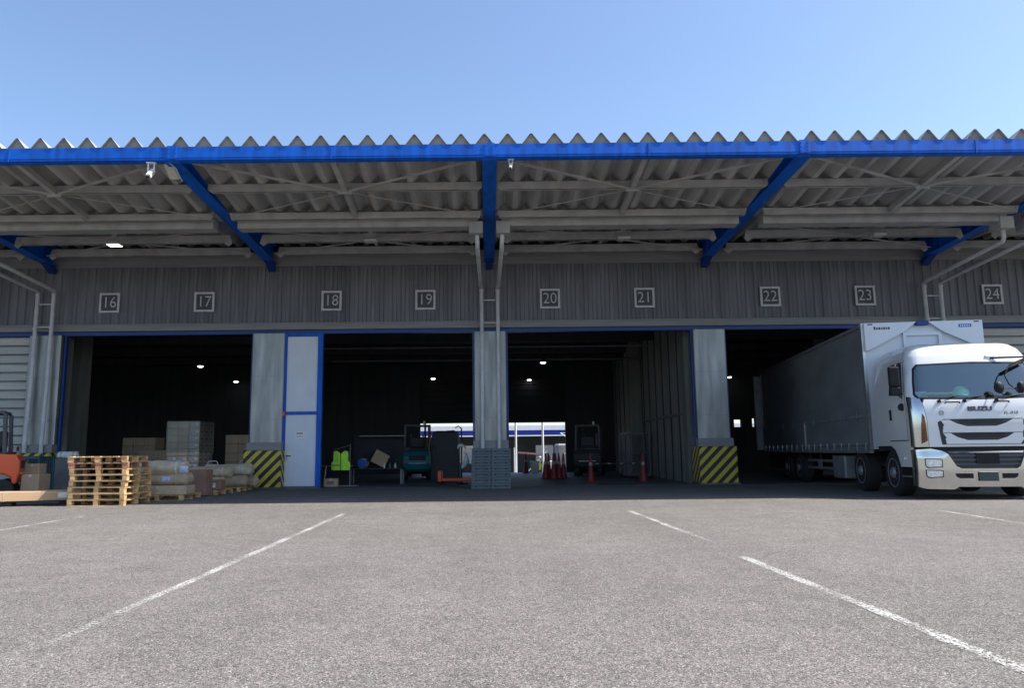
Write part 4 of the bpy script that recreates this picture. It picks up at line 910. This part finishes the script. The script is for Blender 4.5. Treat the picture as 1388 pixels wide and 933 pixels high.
def ragball(name,lab,loc,pts,r,cat,m='cloth_white'):
    t=thing(name,lab,cat,loc); k=MB().tube(pts,r,12); me=k.mesh(name,smooth=60)
    for v in me.vertices: v.co+=Vector((noise.noise(v.co*9),noise.noise(v.co*9+Vector((5,0,0))),noise.noise(v.co*9+Vector((0,7,0)))))*.035
    place('cloth',me,m,t)
ragball('rag','white crumpled rag tied to the thin post',(-.82,23.42,1.12),[(-.11,0,-.03),(-.09,0,.04),(0,-.03,.07),(.08,0,.05),(.11,0,-.04)],[.03,.05,.055,.05,.03],'rag')
ragball('plastic_bag','pale plastic bag hanging below the rag on the post',(-.74,23.42,.5),[(.02,0,.48),(.07,0,.36),(.08,0,.22),(.0,0,.08),(-.06,0,.0)],[.015,.06,.085,.08,.03],'bag')

# ------------------------------------------------------------------ cones
def cone(lab,loc,group=None):
    t=thing('traffic_cone',lab,'cone',loc,0,group); H_=.70
    MB().box(-.18,.18,-.18,.18,0,.03).build('base','cone_red',t,bevel=.012)
    MB().lathe([(.03,.13),(.35,.085),(.62,.050),(.90,.024),(.92,.0)],'z',20).build('body','cone_red',t,smooth=40)
    MB().lathe([(.52,.067),(.62,.0545),(.62,.051),(.52,.063)],'z',20).build('band','cone_white',t,smooth=40)
    return t
cn=cone('red traffic cone at the near end of the cone bar',(4.84,23.7,.006)); dup(cn,(3.2,23.7,.006),0,'red traffic cone at the far end of the cone bar from the cage')
t=thing('cone_bar','striped bar resting on two traffic cones','bar',(3.2,23.7,.58))
for i in range(16): MB().cyl((.06+i*.095,0,0),(.06+(i+1)*.095,0,0),.017,n=10).build('segment','cone_white' if i%4==1 else 'machine_dark',t)
for p in ((2.05,27.1),(2.3,26.7),(2.52,27.0),(2.2,27.6),(2.46,27.7),(2.72,27.4)): dup(cn,(*p,.006),R(rng.uniform(0,90)),'red traffic cone in the tight cluster before the rear opening','clustered cones')
o=cone('dark red traffic cone beside the white bin near the rear opening',(1.72,34.5,.006)); 
# ------------------------------------------------------------------ interior lamps
for p in ((-11.1,28.8),(-11.82,35.1),(-2.51,34.6),(2.16,28.7),(2.0,35.6),(11.43,35.2)):
    t=thing('highbay_lamp','small lit white lamp hanging from the dark warehouse ceiling','lamp',(*p,4.36),0,'lit ceiling lamps')
    MB().lathe([(.02,.16),(.10,.12),(.16,.06),(.17,0)],'z',18).build('reflector','machine_dark',t); MB().lathe([(-.03,.0),(-.02,.07),(.0,.09),(.02,.10)],'z',18).build('bulb','lamp_high',t); MB().cyl((0,0,.16),(0,0,.88),.012,n=6).build('rod','machine_dark',t)

# ------------------------------------------------------------------ rear yard
fb=thing('far_building','low dark building with white eave and blue band across the rear yard','building',(0,62,-1))
MB().box(-45,45,3,12,0,4.2).build('wall','far_dark',fb); MB().box(-46,46,0,12.5,3.95,4.2).build('roof','far_white',fb)
MB().box(-46,46,-.10,.0,3.35,3.75).build('blue_band','far_blue',fb); MB().box(-46,46,-.16,-.0,3.75,4.15).build('eave','far_white',fb); MB().box(-46,46,-.14,-.0,3.26,3.35).build('gutter','far_white',fb)
for x0,x1 in ((1.2,1.5),(4.1,5.6),(6.9,7.5),(-3,-1)): 
    wd=MB().box(x0-.08,x1+.08,2.93,2.99,1.0,2.6).build('window','far_dark',fb); MB().box(x0,x1,2.90,2.93,1.05,2.55).build('pane','lamp_clear',wd)
for x,lab in ((1.45,'white canopy post of the rear yard near the middle pillar'),(2.85,'white canopy post of the rear yard beside the bin')):
    t=thing('canopy_post',lab,'post',(x,39.2,-1)); MB().cyl((0,0,0),(0,0,3.5),.055,n=12).build('shaft','post_white',t); MB().box(-.15,.15,-.15,.15,0,.05).build('foot','post_white',t)
t=thing('bollard_post','short white post beside the canopy post in the rear yard','post',(1.33,38.2,-1)); MB().cyl((0,0,0),(0,0,2.2),.04,n=12).build('shaft','post_white',t); MB().box(-.12,.12,-.12,.12,0,.04).build('foot','post_white',t)
t=thing('barrier','pink and white barrier arm leaning across the rear yard','barrier',(1.6,40.5,-1)); MB().bar((0,0,1.95),(1.5,0,1.82),.07,.09).build('arm','cone_white',t); MB().bar((0,0,1.85),(1.5,0,1.74),.05,.05).build('lower_arm','cone_red',t); MB().bar((.2,0,.6),(1.55,0,2.0),.05,.05).build('strut','post_white',t); MB().box(1.4,1.6,-.1,.1,0,1.9).build('stand','cage_steel',t)
t=thing('bin','grey-green waste bin near the rear opening','bin',(2.15,34.8,.006)); MB().prism([(-.16,0),(.16,0),(.20,.5),(-.20,.5)],-.18,.18,'y').build('body','lamp_clear',t,bevel=.02); MB().box(-.22,.22,-.2,.2,.5,.55).build('lid','camera_white',t,bevel=.015)
def person(lab,loc,rz,top,hat):
    t=thing('person',lab,'person',loc,rz)
    J=[(0,0,.95),(0,0,1.18),(0,0,1.40),(0,0,1.50),(0,-.01,1.60),(0,-.02,1.72),(-.20,0,1.40),(-.26,.02,1.14),(-.22,-.12,.92),(.20,0,1.40),(.27,.02,1.14),(.24,-.10,.90),(-.10,0,.90),(-.12,-.02,.50),(-.13,.03,.08),(-.14,-.12,.04),(.10,0,.90),(.13,.02,.50),(.14,.06,.08),(.15,-.10,.04)]
    E_=[(0,1),(1,2),(2,3),(3,4),(4,5),(2,6),(6,7),(7,8),(2,9),(9,10),(10,11),(0,12),(12,13),(13,14),(14,15),(0,16),(16,17),(17,18),(18,19)]
    rad=[.15,.14,.15,.06,.085,.09,.075,.05,.04,.075,.05,.04,.10,.07,.055,.05,.10,.07,.055,.05]
    me=bpy.data.meshes.new('body'); me.from_pydata(J,E_,[]); o=place('body',me,'navy',t)
    sk=o.modifiers.new('skin','SKIN')
    for v,r in zip(me.skin_vertices[0].data,rad): v.radius=(r,r)
    me.skin_vertices[0].data[0].use_root=True; sb=o.modifiers.new('sub','SUBSURF'); sb.levels=1; sb.render_levels=1
    MB().lathe([(-.13,.0),(-.115,.05),(-.03,.085),(.06,.09),(.11,.06),(.125,0)],'z',16).build('head','skin',t,(0,-.015,1.63),smooth=60).scale=(.86,1.05,1.02)
    MB().prism([(-.02,-.01),(.0,-.03),(.02,-.01)],-.03,.02,'z').build('nose','skin',t,(0,-.10,1.63))
    MB().lathe([(0,.115),(.03,.11),(.09,.07),(.115,0)],'z',16).build('helmet',hat,t,(0,-.01,1.66),smooth=50)
    k=MB().lathe([(.0,.20),(.18,.19),(.36,.215),(.48,.20),(.54,.10)],'z',18); me=k.mesh('vest',smooth=50)
    for v in me.vertices: v.co.y*=.72
    place('vest',me,top,t,(0,0,.93))
person('person in a yellow safety vest and white helmet standing in the rear yard',(3.05,44.5,-1),R(-60),'hivis_yellow','helmet_white')
person('person in a dark mottled top with black hair beside the white post',(3.62,44.0,-1),R(30),'shirt','ink')
# parked lorry in the rear yard
t=thing('flatbed_lorry','pale lorry with an open rear frame parked in the rear yard','truck',(5.9,47.5,-1),R(3))
MB().box(-1.15,1.15,-2.2,2.6,.85,1.0).build('bed','truck_chassis',t); MB().box(-1.15,1.15,2.7,4.3,.6,2.5).build('cab','rail_grey',t,bevel=.1)
for x in (-1.1,1.1): MB().box(x-.05,x+.05,-2.2,-2.1,1.0,2.7).build('rear_post','panel_white',t)
MB().box(-1.15,1.15,-2.22,-2.1,2.6,2.72).build('top_bar','panel_white',t); MB().bar((-1.1,-2.1,2.7),(-1.5,-1.2,3.1),.05,.05).build('stay','panel_white',t); MB().bar((-1.5,-1.2,3.1),(.6,-1.2,3.2),.05,.05).build('stay','panel_white',t)
MB().box(-.9,.9,-1.6,2.2,1.0,1.9).build('cargo','cardboard_pale',t,bevel=.08)
for x in (-.95,.95):
    for y in (-1.2,3.3): MB().cyl((x-.12,y,.42),(x+.12,y,.42),.42,n=22).build('wheel','rubber',t)

for o in bpy.data.objects:
    if o.name.split('.')[0] in ('back_wires','side_wires','wheel_nuts','hand_hole'): o['kind']='stuff'
